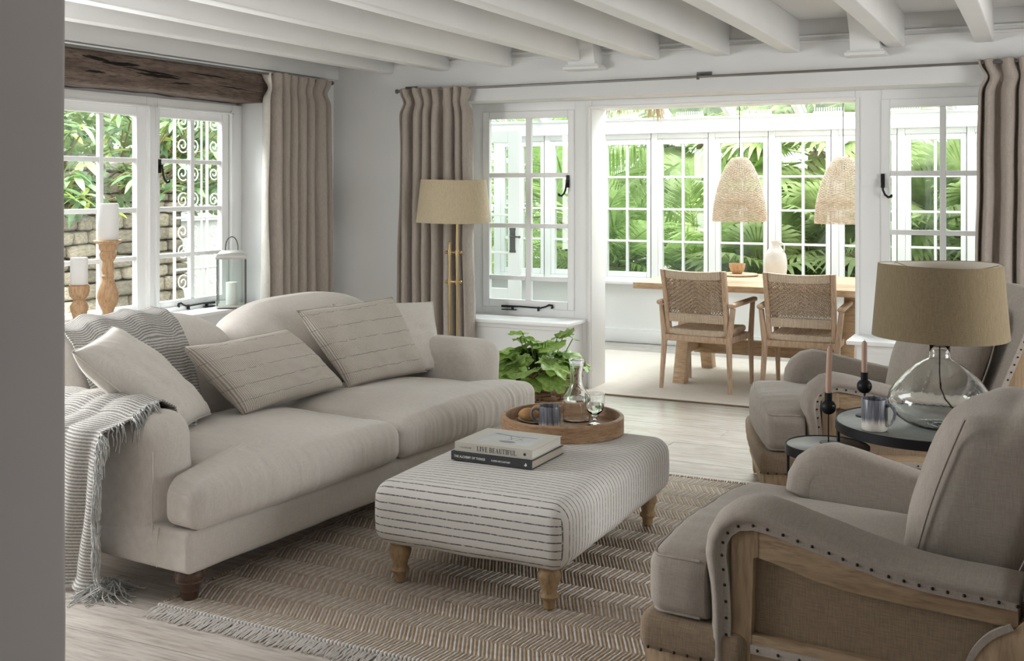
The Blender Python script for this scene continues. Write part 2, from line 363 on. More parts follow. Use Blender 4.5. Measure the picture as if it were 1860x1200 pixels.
def ribbon(line, w0, w1, a0, a1, axis='y'):
    # thick strip following a 2D line: offsets w0 (one side) and w1 (other side) along the normal
    k = len(line); A = []; B = []
    for i, p in enumerate(line):
        a = line[max(0, i - 1)]; b = line[min(k - 1, i + 1)]
        tx, tz = b[0] - a[0], b[1] - a[1]; l = math.hypot(tx, tz) or 1
        nx, nz_ = -tz / l, tx / l
        A.append((p[0] + nx * w0, p[1] + nz_ * w0)); B.append((p[0] + nx * w1, p[1] + nz_ * w1))
    V = []; F = []
    def P(p, a): return {'y': (p[0], a, p[1]), 'z': (p[0], p[1], a), 'x': (a, p[0], p[1])}[axis]
    for i in range(k): V += [P(A[i], a0), P(B[i], a0), P(B[i], a1), P(A[i], a1)]
    for i in range(k - 1):
        for j in range(4):
            j2 = (j + 1) % 4; F.append((i * 4 + j, i * 4 + j2, i * 4 + 4 + j2, i * 4 + 4 + j))
    F += [(3, 2, 1, 0), tuple((k - 1) * 4 + j for j in range(4))]
    return V, F
def gridsurf(fn, nu, nv, wrap=False):
    V = []; F = []; UV = []
    for j in range(nv + 1):
        for i in range(nu + 1):
            V.append(tuple(fn(i / nu, j / nv))); UV.append((i / nu, j / nv))
    for j in range(nv):
        for i in range(nu):
            a = j * (nu + 1) + i; F.append((a, a + 1, a + nu + 2, a + nu + 1))
    return V, F, UV
def axis_samples(a, r, n, m=3):
    out = []
    for k in range(m + 1):
        th = PI / 4 * (1 - k / m); out.append(-a + r - r * math.tan(th))
    lo = -a + r; hi = a - r
    for k in range(1, n): out.append(lo + (hi - lo) * k / n)
    out += [-x for x in out[:m + 1][::-1]]
    res = []
    for x in out:
        if not res or x > res[-1] + 1e-7: res.append(x)
    return res
def soft(x0, x1, y0, y1, z0, z1, r=0.03, n=(8, 8, 4), puff=(0, 0, 0), fn=None, m=3):
    # rounded, optionally puffed box with a regular grid on each face
    c = ((x0 + x1) / 2, (y0 + y1) / 2, (z0 + z1) / 2); h = ((x1 - x0) / 2, (y1 - y0) / 2, (z1 - z0) / 2)
    r = min(r, min(h) * 0.999)
    S = [axis_samples(h[i], r, n[i], m) for i in range(3)]
    idx = {}; V = []; F = []
    def vert(q):
        key = (round(q[0], 6), round(q[1], 6), round(q[2], 6))
        if key in idx: return idx[key]
        inn = [max(-(h[i] - r), min(h[i] - r, q[i])) for i in range(3)]
        d = [q[i] - inn[i] for i in range(3)]; l = math.sqrt(sum(x * x for x in d)) or 1
        nrm = [x / l for x in d]
        p = [inn[i] + nrm[i] * r for i in range(3)]
        t = [max(-1, min(1, p[i] / h[i])) for i in range(3)]
        for i in range(3):
            if puff[i]:
                o = [k for k in range(3) if k != i]
                p[i] += nrm[i] * puff[i] * (1 - t[o[0]] ** 2) * (1 - t[o[1]] ** 2)
        p = (p[0] + c[0], p[1] + c[1], p[2] + c[2])
        if fn: p = fn(p, t, nrm)
        idx[key] = len(V); V.append(tuple(p)); return idx[key]
    for ax in range(3):
        a, b = [(1, 2), (2, 0), (0, 1)][ax]
        for sgn in (-1, 1):
            for i in range(len(S[a]) - 1):
                for j in range(len(S[b]) - 1):
                    qs = []
                    for (ii, jj) in ((i, j), (i + 1, j), (i + 1, j + 1), (i, j + 1)):
                        q = [0, 0, 0]; q[ax] = sgn * h[ax]; q[a] = S[a][ii]; q[b] = S[b][jj]; qs.append(vert(q))
                    F.append(tuple(qs if sgn > 0 else qs[::-1]))
    return V, F
def sphere(r, n=10, m=6, c=(0, 0, 0), sx=1, sy=1, sz=1):
    v, f = lathe([(max(1e-5, r * math.sin(PI * j / m)), -r * math.cos(PI * j / m)) for j in range(m + 1)], n)
    return [(p[0] * sx + c[0], p[1] * sy + c[1], p[2] * sz + c[2]) for p in v], f
def mesh(name, vf, mat, smooth=True, angle=40, bev=0.0, uv=None, seg=2):
    me = bpy.data.meshes.new(name); me.from_pydata([tuple(p) for p in vf[0]], [], [tuple(f) for f in vf[1]])
    if bev or not smooth or True:
        bm = bmesh.new(); bm.from_mesh(me)
        if bev:
            bmesh.ops.bevel(bm, geom=list(bm.edges), offset=bev, segments=seg, profile=0.6, affect='EDGES', clamp_overlap=True)
        else:
            bmesh.ops.recalc_face_normals(bm, faces=list(bm.faces))
        bm.to_mesh(me); bm.free()
    if uv and not bev:
        ul = me.uv_layers.new(name='uv')
        for lp in me.loops: ul.data[lp.index].uv = uv[lp.vertex_index]
    if smooth:
        me.shade_smooth(); me.set_sharp_from_angle(angle=math.radians(angle))
    if mat: me.materials.append(mat)
    return me
def ob(name, me, parent=None, loc=(0, 0, 0), rot=(0, 0, 0), scale=(1, 1, 1)):
    o = bpy.data.objects.new(name, me); COL.objects.link(o); o.parent = parent
    o.location = loc; o.rotation_euler = rot; o.scale = scale; return o
def part(name, vf, mat, parent, label=None, **kw):
    uv = vf[2] if len(vf) > 2 else None
    o = ob(name, mesh(name, vf, mat, uv=uv, **kw), parent)
    if label: o['label'] = label
    return o
def tag(o, label, cat, group=None, kind=None):
    if label: o['label'] = label
    if cat: o['category'] = cat
    if group: o['group'] = group
    if kind: o['kind'] = kind
    return o
def thing(name, label, cat, loc=(0, 0, 0), rz=0.0, group=None, kind=None, rot=None):
    e = bpy.data.objects.new(name, None); COL.objects.link(e); e.empty_display_size = 0.1
    e.location = loc; e.rotation_euler = rot or (0, 0, rz)
    return tag(e, label, cat, group, kind)
def struct(name, vf, mat, label=None, **kw):
    o = ob(name, mesh(name, vf, mat, **kw)); o['kind'] = 'structure'
    if label: o['label'] = label
    return o
def bars(rects, d0, d1, axis='y'):
    # flat rectangles (a0,a1,z0,z1) extruded d0..d1 in depth
    out = []
    for a0, a1, z0, z1 in rects:
        out.append(box(a0, a1, d0, d1, z0, z1) if axis == 'y' else box(d0, d1, a0, a1, z0, z1))
    return join(*out)
def smst(a, b, x):
    t = max(0.0, min(1.0, (x - a) / (b - a))); return t * t * (3 - 2 * t)
def fb(x, y=0.0, z=0.0): return noise.noise(Vector((x, y, z)))
# ---------------------------------------------------------------- room shell
YF, YB, YC = 7.10, 7.40, 7.66          # living-room face, window-frame plane, conservatory face of the far wall
XL = -4.985
floor = struct('floor', box(-5.3, 2.3, -1.3, 9.9, -0.08, -0.021), MORTAR, smooth=False)
PL = 2.2; PWD = 0.215
plank_me = mesh('plank', box(0, PL - 0.0015, 0.001, PWD - 0.001, -0.0195, 0.0), PLANK, smooth=False)
row = 0; y = -1.2
while y < 9.75:
    x = -5.2 - RND.random() * 1.6
    while x < 2.2:
        a, b = max(x, -5.2), min(x + PL, 2.2)
        if b - a > 0.05:
            ob('plank', plank_me, floor, (a, y, RND.uniform(-0.0006, 0.0006)), (0, 0, 0), ((b - a) / PL, 1, 1))
        x += PL
    y += PWD; row += 1
ceiling = struct('ceiling', box(-5.3, 2.3, -1.3, 7.12, 2.525, 2.62), CEIL, smooth=False)
def wobble(sx, amp, seed):
    def fn(p, t, n): return (p[0] + amp * fb(p[1] * 0.7, seed, 1.0), p[1], p[2] + amp * 0.8 * fb(p[1] * 0.5, seed, 7.3))
    return fn
for i, xr in enumerate([-4.44, -3.962, -3.444, -2.86, -2.344, -1.859, -1.408, -0.778, -0.279, 0.26, 0.80, 1.35, 1.9]):
    part('ceiling_beam', soft(xr - 0.105, xr, -1.2, 7.11, 2.322, 2.53, 0.010, (1, 24, 1), fn=wobble(0, 0.008, i * 3.7), m=2), BEAMP, ceiling)
part('wall_plate', box(XL - 0.02, XL + 0.05, -1.2, 7.1, 2.29, 2.53), BEAMP, ceiling, bev=0.006)
def corbel(x0, x1):
    xc = (x0 + x1) / 2; d = 0.22
    body = prism([(YF + 0.01, 2.30), (YF + 0.01, 2.53), (YF - d - 0.06, 2.53), (YF - d * 0.75, 2.40), (YF - d * 0.6, 2.30)], x0 + 0.02, x1 - 0.02, 'x')
    foot = join(box(x0, x1, YF - d * 0.62, YF + 0.01, 2.288, 2.302), box(x0 - 0.012, x1 + 0.012, YF - d * 0.68, YF + 0.01, 2.268, 2.289))
    o = part('corbel', body, BEAMP, ceiling, bev=0.004); part('corbel_moulding', foot, BEAMP, o, bev=0.003)
corbel(-2.975, -2.735); corbel(-1.10, -0.885)

wall_back = struct('wall_back', join(
    box(-5.3, -3.93, YF, YC, 0, 2.6), box(-3.93, -0.10, YF, YC, 2.09, 2.6), box(-0.10, 2.3, YF, YC, 0, 2.6),
    box(-3.93, -3.02, YF, YC, 0, 0.485), box(-1.06, -0.10, YF, YC, 0, 0.485)), WALL, smooth=False)
struct('trim_1', join(box(-5.0, 2.2, YF - 0.012, YF + 0.005, 2.375, 2.392), box(-5.0, 2.2, YF - 0.02, YF + 0.005, 2.41, 2.425)), WALL, bev=0.004)
# boxed sills under the two casements
for nm, x0, x1 in (('window_sill', -3.93, -2.99), ('window_sill', -1.12, -0.12)):
    part(nm, box(x0, x1, YF - 0.035, YB + 0.02, 0.485, 0.512), WHITE, wall_back, bev=0.008)
part('apron_moulding', box(-3.93, -3.01, YF - 0.012, YF + 0.01, 0.455, 0.486), WALL, wall_back, bev=0.004)
# opening into the conservatory
door1 = thing('door_1', None, None, kind='structure')
part('jamb', join(box(-3.085, -2.949, YB, YC + 0.01, 0, 2.09), box(-2.975, -2.957, YB - 0.014, YB + 0.01, 0, 2.047)), WHITE, door1, bev=0.004)
part('jamb', join(box(-1.115, -0.955, YB, YC + 0.01, 0, 2.09), box(-1.107, -1.089, YB - 0.014, YB + 0.01, 0, 2.047)), WHITE, door1, bev=0.004)
part('door_head', join(box(-2.949, -1.115, YB, YC + 0.01, 2.03, 2.09), box(-2.957, -1.107, YB - 0.014, YB + 0.01, 2.030, 2.048)), WHITE, door1, bev=0.004)
part('threshold', box(-2.95, -1.115, YB + 0.02, YC, 0.0, 0.006), TABLEW, door1)
# ---------------------------------------------------------------- windows
_wc = {}
def cached(key, fn):
    if key not in _wc: _wc[key] = fn()
    return _wc[key]
def sash(parent, x0, x1, z0, z1, cols, rows, y0=0.0, dep=0.045, mat=None):
    mat = mat or WHITE
    ox, oz = x0, z0
    gx0, gx1, gz0, gz1 = cols[0][0], cols[-1][1], rows[0][0], rows[-1][1]
    R4 = lambda *a: tuple(round(v, 4) for v in a)
    key = R4(x1 - x0, z1 - z0, gx0 - x0, gx1 - x0, gz0 - z0, gz1 - z0, dep)
    me = cached(('sf',) + key, lambda: mesh('sash_frame', mv(bars([(x0, gx0, z0, z1), (gx1, x1, z0, z1), (gx0, gx1, z0, gz0), (gx0, gx1, gz1, z1)], 0, dep), -ox, 0, -oz), mat, bev=0.004, seg=1))
    s = ob('sash', me, parent, (ox, y0, oz))
    rect = [(cols[i][1], cols[i + 1][0], gz0, gz1) for i in range(len(cols) - 1)]
    for j in range(len(rows) - 1):
        for c in cols: rect.append((c[0], c[1], rows[j][1], rows[j + 1][0]))
    kb = ('gb',) + R4(*[v - ox for c in cols for v in c]) + R4(*[v - oz for r in rows for v in r]) + (dep,)
    bm_ = cached(kb, lambda: mesh('glazing_bars', mv(join(bars(rect, 0.006, dep - 0.006)), -ox, 0, -oz), mat, bev=0.003, seg=1))
    ob('glazing_bars', bm_, s)
    for c in cols:
        for r in rows:
            w, h = c[1] - c[0], r[1] - r[0]
            pme = cached(('p', round(w, 4), round(h, 4)), lambda: mesh('pane', box(0, w, 0, 0.004, 0, h), PANE, smooth=False))
            ob('pane', pme, s, (c[0] - ox, dep * 0.5, r[0] - oz))
    return s
def fastener(parent, loc, flip=1, rot=0.0):
    # black iron monkey-tail casement fastener
    pts = [(0, -0.015, 0.0), (0, -0.03, -0.02), (flip * 0.005, -0.032, -0.06), (flip * 0.018, -0.032, -0.09), (flip * 0.038, -0.032, -0.106), (flip * 0.055, -0.032, -0.10), (flip * 0.06, -0.032, -0.088)]
    vf = join(box(-0.012, 0.012, -0.008, 0, -0.045, 0.045), tube(pts, [0.006, 0.007, 0.007, 0.007, 0.008, 0.010, 0.006], 8), box(-0.007, 0.007, -0.03, 0, -0.008, 0.01))
    o = part('window_fastener', vf, BLACK, parent, 'black iron casement fastener'); o.location = loc; o.rotation_euler = (0, rot, 0); return o
def stay(parent, loc, ln=0.34, flip=1):
    pts = [(0, 0, 0), (ln * .35, 0, 0.004), (ln * .8, 0, 0.0), (ln * .9, 0, 0.012), (ln * .97, 0, 0.026), (ln * 1.03, 0, 0.022), (ln * 1.04, 0, 0.008), (ln * 1.01, 0, 0.002)]
    vf = join(tube([(flip * p[0], p[1], p[2]) for p in pts], [0.009, 0.006, 0.006, 0.006, 0.007, 0.009, 0.009, 0.006], 8),
              box(flip * .22 * ln - 0.006, flip * .22 * ln + 0.006, -0.006, 0.012, -0.024, 0.008), box(flip * .75 * ln - 0.006, flip * .75 * ln + 0.006, -0.006, 0.012, -0.024, 0.008), box(min(0, flip * ln * .3), max(0, flip * ln * .3), -0.008, 0.012, -0.026, -0.020))
    o = part('window_stay', vf, BLACK, parent, 'black iron casement stay'); o.location = loc; return o
# casement beside the opening (sofa side)
def casement(name, gx, gz, loc, rz, fr, hinge):
    w = thing(name, None, None, loc, rz, kind='structure')
    x0, x1, z0, z1 = fr
    a0, a1, b0, b1 = gx[0][0] - 0.052, gx[-1][1] + 0.047, gz[0][0] - 0.056, gz[-1][1] + 0.051
    part('window_frame', join(bars([(x0, a0, z0, z1), (a1, x1, z0, z1), (a0, a1, b1, z1), (a0, a1, z0, b0)], 0.0, 0.09)), WHITE, w, bev=0.005)
    s = sash(w, gx[0][0] - 0.055, gx[-1][1] + 0.050, gz[0][0] - 0.06, gz[-1][1] + 0.055, gx, gz, y0=-0.012)
    return w, s
w1, s1 = casement('window_1', [(-3.774, -3.475), (-3.430, -3.134)], [(0.625, 0.77), (0.803, 1.16), (1.192, 1.535), (1.568, 1.972)], (0, YB, 0), 0, (-3.93, -3.084, 0.50, 2.09), 1)
fastener(s1, (0.70, -0.004, 0.95 - 0.01), -1); stay(w1, (-3.66, -0.03, 0.575), 0.40)
w2, s2 = casement('window_2', [(-0.898, -0.601), (-0.565, -0.268)], [(0.625, 0.77), (0.803, 1.16), (1.192, 1.535), (1.568, 1.972)], (0, YB, 0), 0, (-0.956, -0.10, 0.50, 2.09), -1)
fastener(s2, (0.012, -0.004, 0.95 - 0.01), 1)
# window wall on the left, with deep reveal, timber lintel over it
WY0, WY1 = 4.46, 6.265
struct('wall_left', join(box(XL - 0.32, XL, -1.3, WY0, 0, 2.6), box(XL - 0.32, XL, WY1, 7.2, 0, 2.6), box(XL - 0.32, XL, WY0, WY1, 0, 0.615), box(XL - 0.32, XL - 0.26, WY0, WY1, 2.02, 2.6), box(XL - 0.27, XL, WY0, WY1, 2.27, 2.6), ), WALL, smooth=False)
w3 = thing('window_3', None, None, (XL - 0.205, 0, 0), PI / 2, kind='structure')   # local x = world Y, local y = world -X
part('window_frame', join(bars([(WY0, WY0 + 0.06, 0.63, 2.045), (6.155, WY1, 0.63, 2.045), (5.335, 5.43, 0.63, 2.045), (WY0 + 0.06, 5.335, 1.985, 2.045), (5.43, 6.155, 1.985, 2.045), (WY0 + 0.06, 5.335, 0.63, 0.672), (5.43, 6.155, 0.63, 0.672)], 0.0, 0.09)), WHITE, w3, bev=0.006)
part('window_frame_bead', join(bars([(5.345, 5.36, 0.66, 1.99), (5.405, 5.42, 0.66, 1.99), (6.135, 6.16, 0.66, 2.0), (5.40, 6.16, 1.975, 1.99), (WY0, 5.36, 1.975, 1.99)], -0.014, 0.01)), WHITE, w3, bev=0.004)
zr = [(0.712, 0.997), (1.025, 1.303), (1.333, 1.620), (1.650, 1.918)]
sa = sash(w3, 4.518, 5.338, 0.670, 1.987, [(4.66, 4.962), (4.995, 5.264)], zr, y0=0.015)
sb = sash(w3, 5.427, 6.158, 0.670, 1.987, [(5.468, 5.760), (5.798, 6.068)], zr, y0=0.015)
fastener(sb, (0.013, -0.016, 0.93), 1); stay(w3, (5.95, -0.02, 0.668), 0.34, -1)
struct('window_sill_board', box(XL - 0.22, XL + 0.03, WY0 - 0.0, WY1 + 0.0, 0.615, 0.64), WHITE, bev=0.008)
# timber lintel
def lin(p, t, n):
    a = 0.010 * fb(p[1] * 1.6, p[2] * 5, 2.0) + 0.004 * fb(p[1] * 7, p[2] * 16, 5.0)
    z = p[2] + (0.016 * fb(p[1] * 1.3, 4.0, 0.3) + 0.008 * fb(p[1] * 6, 1.0, 2.0) if t[2] < 0 else 0.0)
    return (p[0] + a * (1 if t[0] > 0 else 0), p[1], z)
lintel = thing('timber_lintel', 'dark old oak lintel beam with cracks above the garden window', 'beam', kind='structure')
part('timber', soft(XL - 0.26, XL + 0.012, 4.30, 6.60, 2.062, 2.262, 0.018, (6, 90, 8), fn=lin, m=2), TIMBER, lintel)
for yy, zz, ln, dz, wd in ((4.60, 2.222, 0.22, -0.02, 0.009), (4.75, 2.195, 0.30, 0.01, 0.010), (5.02, 2.158, 0.38, -0.005, 0.009), (4.92, 2.185, 0.5, -0.02, 0.005), (5.45, 2.205, 0.42, -0.01, 0.004), (4.62, 2.135, 0.16, 0.0, 0.006), (5.75, 2.14, 0.35, -0.01, 0.003), (5.3, 2.12, 0.2, 0.01, 0.004)):
    k = 9
    pts = [(XL + 0.013 + 0.004, yy + ln * i / k, zz + dz * i / k + 0.006 * fb(i * 0.9, yy * 3, zz)) for i in range(k + 1)]
    pts = [(p[0] + 0.010 * fb(p[1] * 1.6, p[2] * 5, 2.0), p[1], p[2]) for p in pts]
    part('crack', tube(pts, [wd * (0.15 + math.sin(PI * i / k)) for i in range(k + 1)], 5), CRACK, lintel)
struct('trim_2', box(XL, XL + 0.035, -1.2, 6.55, 2.268, 2.282), WHITE, bev=0.003)
# other walls (right, behind the camera, partition at the left edge of the picture)
struct('wall_right', join(box(2.2, 2.4, -1.3, 3.7, 0, 2.6), box(2.2, 2.4, 5.5, 7.2, 0, 2.6), box(2.2, 2.4, 3.7, 5.5, 0, 0.75), box(2.2, 2.4, 3.7, 5.5, 2.05, 2.6)), WALL, smooth=False)
struct('wall_front', box(-5.3, 2.3, -1.4, -1.2, 0, 2.6), WALL, smooth=False)
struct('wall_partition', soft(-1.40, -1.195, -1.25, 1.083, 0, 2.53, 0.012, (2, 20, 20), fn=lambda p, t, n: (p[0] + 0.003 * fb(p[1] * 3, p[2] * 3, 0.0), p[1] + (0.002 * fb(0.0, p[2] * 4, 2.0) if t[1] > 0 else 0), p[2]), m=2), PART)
struct('baseboard_back', join(box(-4.985, -3.02, YF - 0.018, YF + 0.01, 0, 0.14), box(-1.06, 2.2, YF - 0.018, YF + 0.01, 0, 0.14)), WHITE, bev=0.005)
struct('baseboard_left', box(XL - 0.01, XL + 0.018, -1.2, 7.1, 0, 0.14), WHITE, bev=0.005)

# ---------------------------------------------------------------- conservatory
CY = 9.80; CX0, CX1 = -5.05, 1.25
struct('wall_conservatory', join(box(CX0 - 0.2, CX1 + 0.2, CY + 0.02, CY + 0.22, -0.1, 0.56), box(CX0 - 0.2, CX0, YC, CY + 0.1, -0.1, 0.56), box(CX1, CX1 + 0.2, YC, CY + 0.1, -0.1, 0.56)), WHITE, smooth=False)
struct('baseboard_conservatory', join(box(CX0, CX1, CY - 0.01, CY + 0.03, 0, 0.11), box(CX0, CX1, CY + 0.0, CY + 0.03, 0.11, 0.13)), WHITE, bev=0.004)
struct('window_sill_conservatory', box(CX0, CX1, CY - 0.10, CY + 0.1, 0.555, 0.585), WHITE, bev=0.006)
struct('trim_3', join(box(CX0 - 0.1, CX1 + 0.1, CY - 0.03, CY + 0.12, 1.965, 2.10), box(CX0 - 0.1, CX1 + 0.1, CY - 0.045, CY, 1.96, 1.985), box(CX0 - 0.1, CX1 + 0.1, CY - 0.05, CY, 2.085, 2.105)), WHITE, bev=0.006)
for k in range(-3, 10):
    gx = -3.75 + 0.545 * k
    if gx < CX0 or gx + 0.43 > CX1: continue
    w = thing('window_%d' % (k + 7), None, None, (gx, CY, 0), 0, kind='structure')
    part('window_frame', join(bars([(-0.115, -0.045, 0.58, 1.965), (0.445, 0.43, 0.58, 1.965), (-0.045, 0.445, 1.91, 1.965), (-0.045, 0.445, 0.58, 0.615)], 0, 0.09)), WHITE, w, bev=0.005)
    sash(w, -0.045, 0.435, 0.615, 1.91, [(0.0, 0.182), (0.204, 0.390)], [(0.665, 0.945), (0.965, 1.245), (1.265, 1.545), (1.565, 1.858)], y0=0.01, dep=0.05)
for k, (xw, rz, sg) in enumerate(((CX0, PI / 2, 1), (CX1, -PI / 2, -1))):
    for j in range(4):
        yy = YC + 0.02 + 0.53 * j
        w = thing('window_%d' % (20 + k * 5 + j), None, None, (xw, yy if sg > 0 else yy + 0.53, 0), rz, kind='structure')
        part('window_frame', join(bars([(0, 0.05, 0.56, 1.98), (0.48, 0.53, 0.56, 1.98), (0.05, 0.48, 1.91, 1.98), (0.05, 0.48, 0.56, 0.615)], 0, 0.09)), WHITE, w, bev=0.005)
        sash(w, 0.05, 0.53 - 0.05, 0.615, 1.91, [(0.09, 0.255), (0.275, 0.44)], [(0.665, 0.945), (0.965, 1.245), (1.265, 1.545), (1.565, 1.858)], y0=0.01, dep=0.05)
# glazed lean-to roof
roof = thing('conservatory_roof', 'white framed sloping glass roof over the conservatory', 'roof', kind='structure')
ZE, ZR = 2.09, 2.95
ang = math.atan2(ZR - ZE, CY + 0.15 - YC); rl = math.hypot(ZR - ZE, CY + 0.15 - YC)
raf = mesh('rafter', join(box(-0.025, 0.025, 0, rl, -0.06, 0.03), box(-0.038, 0.038, 0, rl, 0.03, 0.045)), WHITE, bev=0.004)
rpa = mesh('roof_pane', box(0.025, 0.595, 0, rl, 0.012, 0.020), PANE, smooth=False)
x = CX0
while x < CX1 + 0.3:
    ob('rafter', raf, roof, (x, CY + 0.15, ZE), (ang, 0, PI))
    ob('roof_pane', rpa, roof, (x, CY + 0.15, ZE), (ang, 0, PI))
    x += 0.62
part('ridge_board', box(CX0 - 0.1, CX1 + 0.4, YC - 0.01, YC + 0.06, ZR - 0.15, ZR + 0.08), WHITE, roof, bev=0.005)
part('gable_panel', prism([(YC, 1.98), (CY + 0.1, 1.98), (CY + 0.1, 2.08), (YC, 2.92)], CX0 - 0.12, CX0 - 0.06, 'x'), WHITE, roof)
part('gable_panel', prism([(YC, 1.98), (CY + 0.1, 1.98), (CY + 0.1, 2.08), (YC, 2.92)], CX1 + 0.06, CX1 + 0.12, 'x'), WHITE, roof)
struct('wall_house_outer', box(-5.6, 2.6, 7.3, YC, 2.6, 4.2), RENDER, smooth=False)
struct('roof_slab', box(-5.6, 2.6, -1.6, 7.4, 2.63, 2.9), RENDER, smooth=False)
# roof vent grilles at the eaves
gr = mesh('eaves_vent', join(box(-0.13, 0.13, -0.012, 0, 0, 0.012), *[box(-0.12 + 0.02 * i, -0.112 + 0.02 * i, -0.01, 0, 0.01, 0.045) for i in range(13)]), WHITE, smooth=False)
for x in (-3.55, -2.93, -2.31, -1.69, -1.07): ob('eaves_vent', gr, roof, (x, CY - 0.05, 2.105))
# open glazed side door seen through the casement
d2 = thing('door_2', None, None, (-5.0, 8.90, 0), 0, kind='structure')
ds = sash(d2, 0.0, 0.76, 0.02, 1.97, [(0.11, 0.37), (0.39, 0.64)], [(0.55, 0.86), (0.88, 1.2), (1.22, 1.54), (1.56, 1.86)])
hp = join(box(0.665, 0.715, -0.010, 0, 0.87, 1.06), box(0.66, 0.72, -0.007, 0, 0.855, 0.875), box(0.66, 0.72, -0.007, 0, 1.055, 1.075), tube([(0.69, -0.006, 1.0), (0.69, -0.05, 1.0), (0.71, -0.055, 1.0), (0.775, -0.05, 0.997)], [0.010, 0.009, 0.009, 0.007], 8), sphere(0.012, 8, 5, (0.78, -0.05, 0.997)))
part('door_handle', hp, PEWTER, ds, 'pewter lever handle on a long plate')
# pale flatweave rug under the dining table
cr = thing('dining_rug', 'pale cream flatweave rug under the dining table in the conservatory', 'rug', (0, 0, 0))
part('rug_weave', soft(-3.55, -0.35, 7.27, 9.25, 0.0005, 0.010, 0.004, (40, 30, 1), fn=lambda p, t, n: (p[0], p[1] + 0.006 * fb(p[0] * 1.5, 0, 0), p[2] + (0.0015 * fb(p[0] * 5, p[1] * 5, 0) if t[2] > 0 else 0)), m=1), RUGP, cr)
part('bound_edge', tube([(-3.55 + 3.2 * i / 24, 7.264 + 0.006 * fb((-3.55 + 3.2 * i / 24) * 1.5, 0, 0), 0.006) for i in range(25)], 0.006, 5), BURLAP, cr)
# ---------------------------------------------------------------- curtains and poles
def curtain(name, label, L0, loc, rz, wt, wb, ztop, zbot, npl, seed, lean=0.0, lining=False):
    # local x across, y depth; pinch-pleat heading, soft folds below
    t = thing(name, label, 'curtain', loc, rz, group='taupe linen curtains')
    rr = random.Random(seed); ph = [rr.uniform(-0.5, 0.5) for _ in range(npl + 2)]; am = [rr.uniform(0.7, 1.25) for _ in range(npl + 2)]
    nu, nv = npl * 14, 70
    H = ztop - zbot
    def fn(u, v):
        z = ztop - H * (v ** 1.25)
        d = ztop - z
        k = u * npl; i = int(min(k, npl - 1e-6)); f = k - i
        a = am[i] * (1 - f) + am[i + 1] * f
        # width: flared frill at the top, pinched at 0.11 m, opening below
        pin = math.exp(-((d - 0.105) / 0.05) ** 2)
        wd = wt + (wb - wt) * smst(0.1, H, d) - 0.10 * wt * pin
        amp = 0.046 * a * (1 - 0.45 * pin) * (1 + 0.3 * smst(0.3, H, d))
        phs = 2 * PI * (k + 0.5 * ph[i] * (1 - f) + 0.5 * ph[i + 1] * f + 0.16 * fb(u * 4, d * 0.8, seed))
        s = math.sin(phs); sh = math.copysign(abs(s) ** 0.75, s)
        x = (u - 0.5) * wd + 0.008 * math.cos(phs) + lean * d + 0.006 * fb(u * 9, d * 3, seed + 3)
        y = amp * sh + 0.012 * fb(u * 3, d * 1.2, seed + 9)
        if d < 0.10: z += 0.014 * fb(u * 22, 0, seed) * (1 - d / 0.10); y += 0.012 * math.sin(phs * 2 + seed) * (1 - d / 0.1)
        return (x, y, z)
    v, f, uv = gridsurf(fn, nu, nv)
    c = part('cloth', (v, f), CURT, t, angle=180)
    m = c.modifiers.new('thick', 'SOLIDIFY'); m.thickness = 0.004
    if lining:
        v, f, uv = gridsurf(lambda u, vv: vadd(fn(u * 0.06, vv), (-0.008 - 0.045 * u, 0.010 - 0.01 * u, 0)), 5, nv)
        l = part('lining', (v, f), PILLOW, c, angle=180, label='pale lining turned over the leading edge'); m = l.modifiers.new('thick', 'SOLIDIFY'); m.thickness = 0.003
    return t
curtain('curtain', 'taupe linen curtain behind the brass floor lamp', 0, (-4.035, YF - 0.085, 0), 0, 0.58, 0.62, 2.19, 0.02, 7, 3)
curtain('curtain', 'taupe linen curtain at the right edge behind the glass lamp', 0, (-0.01, YF - 0.085, 0), 0, 0.70, 0.76, 2.215, 0.02, 8, 8)
curtain('curtain', 'taupe linen curtain beside the garden window and timber lintel', 0, (XL + 0.085, 6.56, 0), PI / 2, 0.70, 0.74, 2.27, 0.02, 7, 5, lining=True)
def rod(name, label, p0, p1, br, axis):
    t = thing(name, label, 'curtain pole', group='steel curtain poles')
    part('pole', tube([p0, p1], 0.0085, 10), ROD, t)
    d = (Vector(p1) - Vector(p0)).normalized()
    for p, s in ((Vector(p0), -1), (Vector(p1), 1)):
        q = p + d * s * 0.012
        part('finial', join(tube([p, p + d * s * 0.02], 0.011, 10), tube([p + d * s * 0.02, p + d * s * 0.034], 0.016, 10)), ROD, t)
    for b in br:
        if axis == 'x': part('bracket', join(box(b[0] - 0.05, b[0] + 0.05, YF - 0.008, YF, b[2] + 0.008, b[2] + 0.038), tube([(b[0] - 0.02, YF - 0.004, b[2] + 0.02), (b[0] - 0.02, b[1], b[2] + 0.012)], 0.007, 6), tube([(b[0] - 0.02, b[1], b[2] + 0.018), (b[0] - 0.02, b[1], b[2] - 0.018)], 0.010, 8)), PEWTER, t)
        else: part('bracket', join(box(XL, XL + 0.008, b[1] - 0.02, b[1] + 0.02, b[2] - 0.03, b[2] + 0.03), tube([(XL, b[1], b[2]), (b[0], b[1], b[2])], 0.007, 6)), PEWTER, t)
rod('curtain_pole', 'long thin steel curtain pole across the conservatory wall', (-4.33, YF - 0.085, 2.176), (0.45, YF - 0.085, 2.196), [(-2.03, YF - 0.085, 2.186), (-4.28, YF - 0.085, 2.177)], 'x')
rod('curtain_pole', 'thin steel curtain pole under the ceiling above the garden window', (XL + 0.085, 3.9, 2.255), (XL + 0.085, 6.93, 2.255), [(XL + 0.085, 6.90, 2.255), (XL + 0.085, 4.1, 2.255)], 'y')

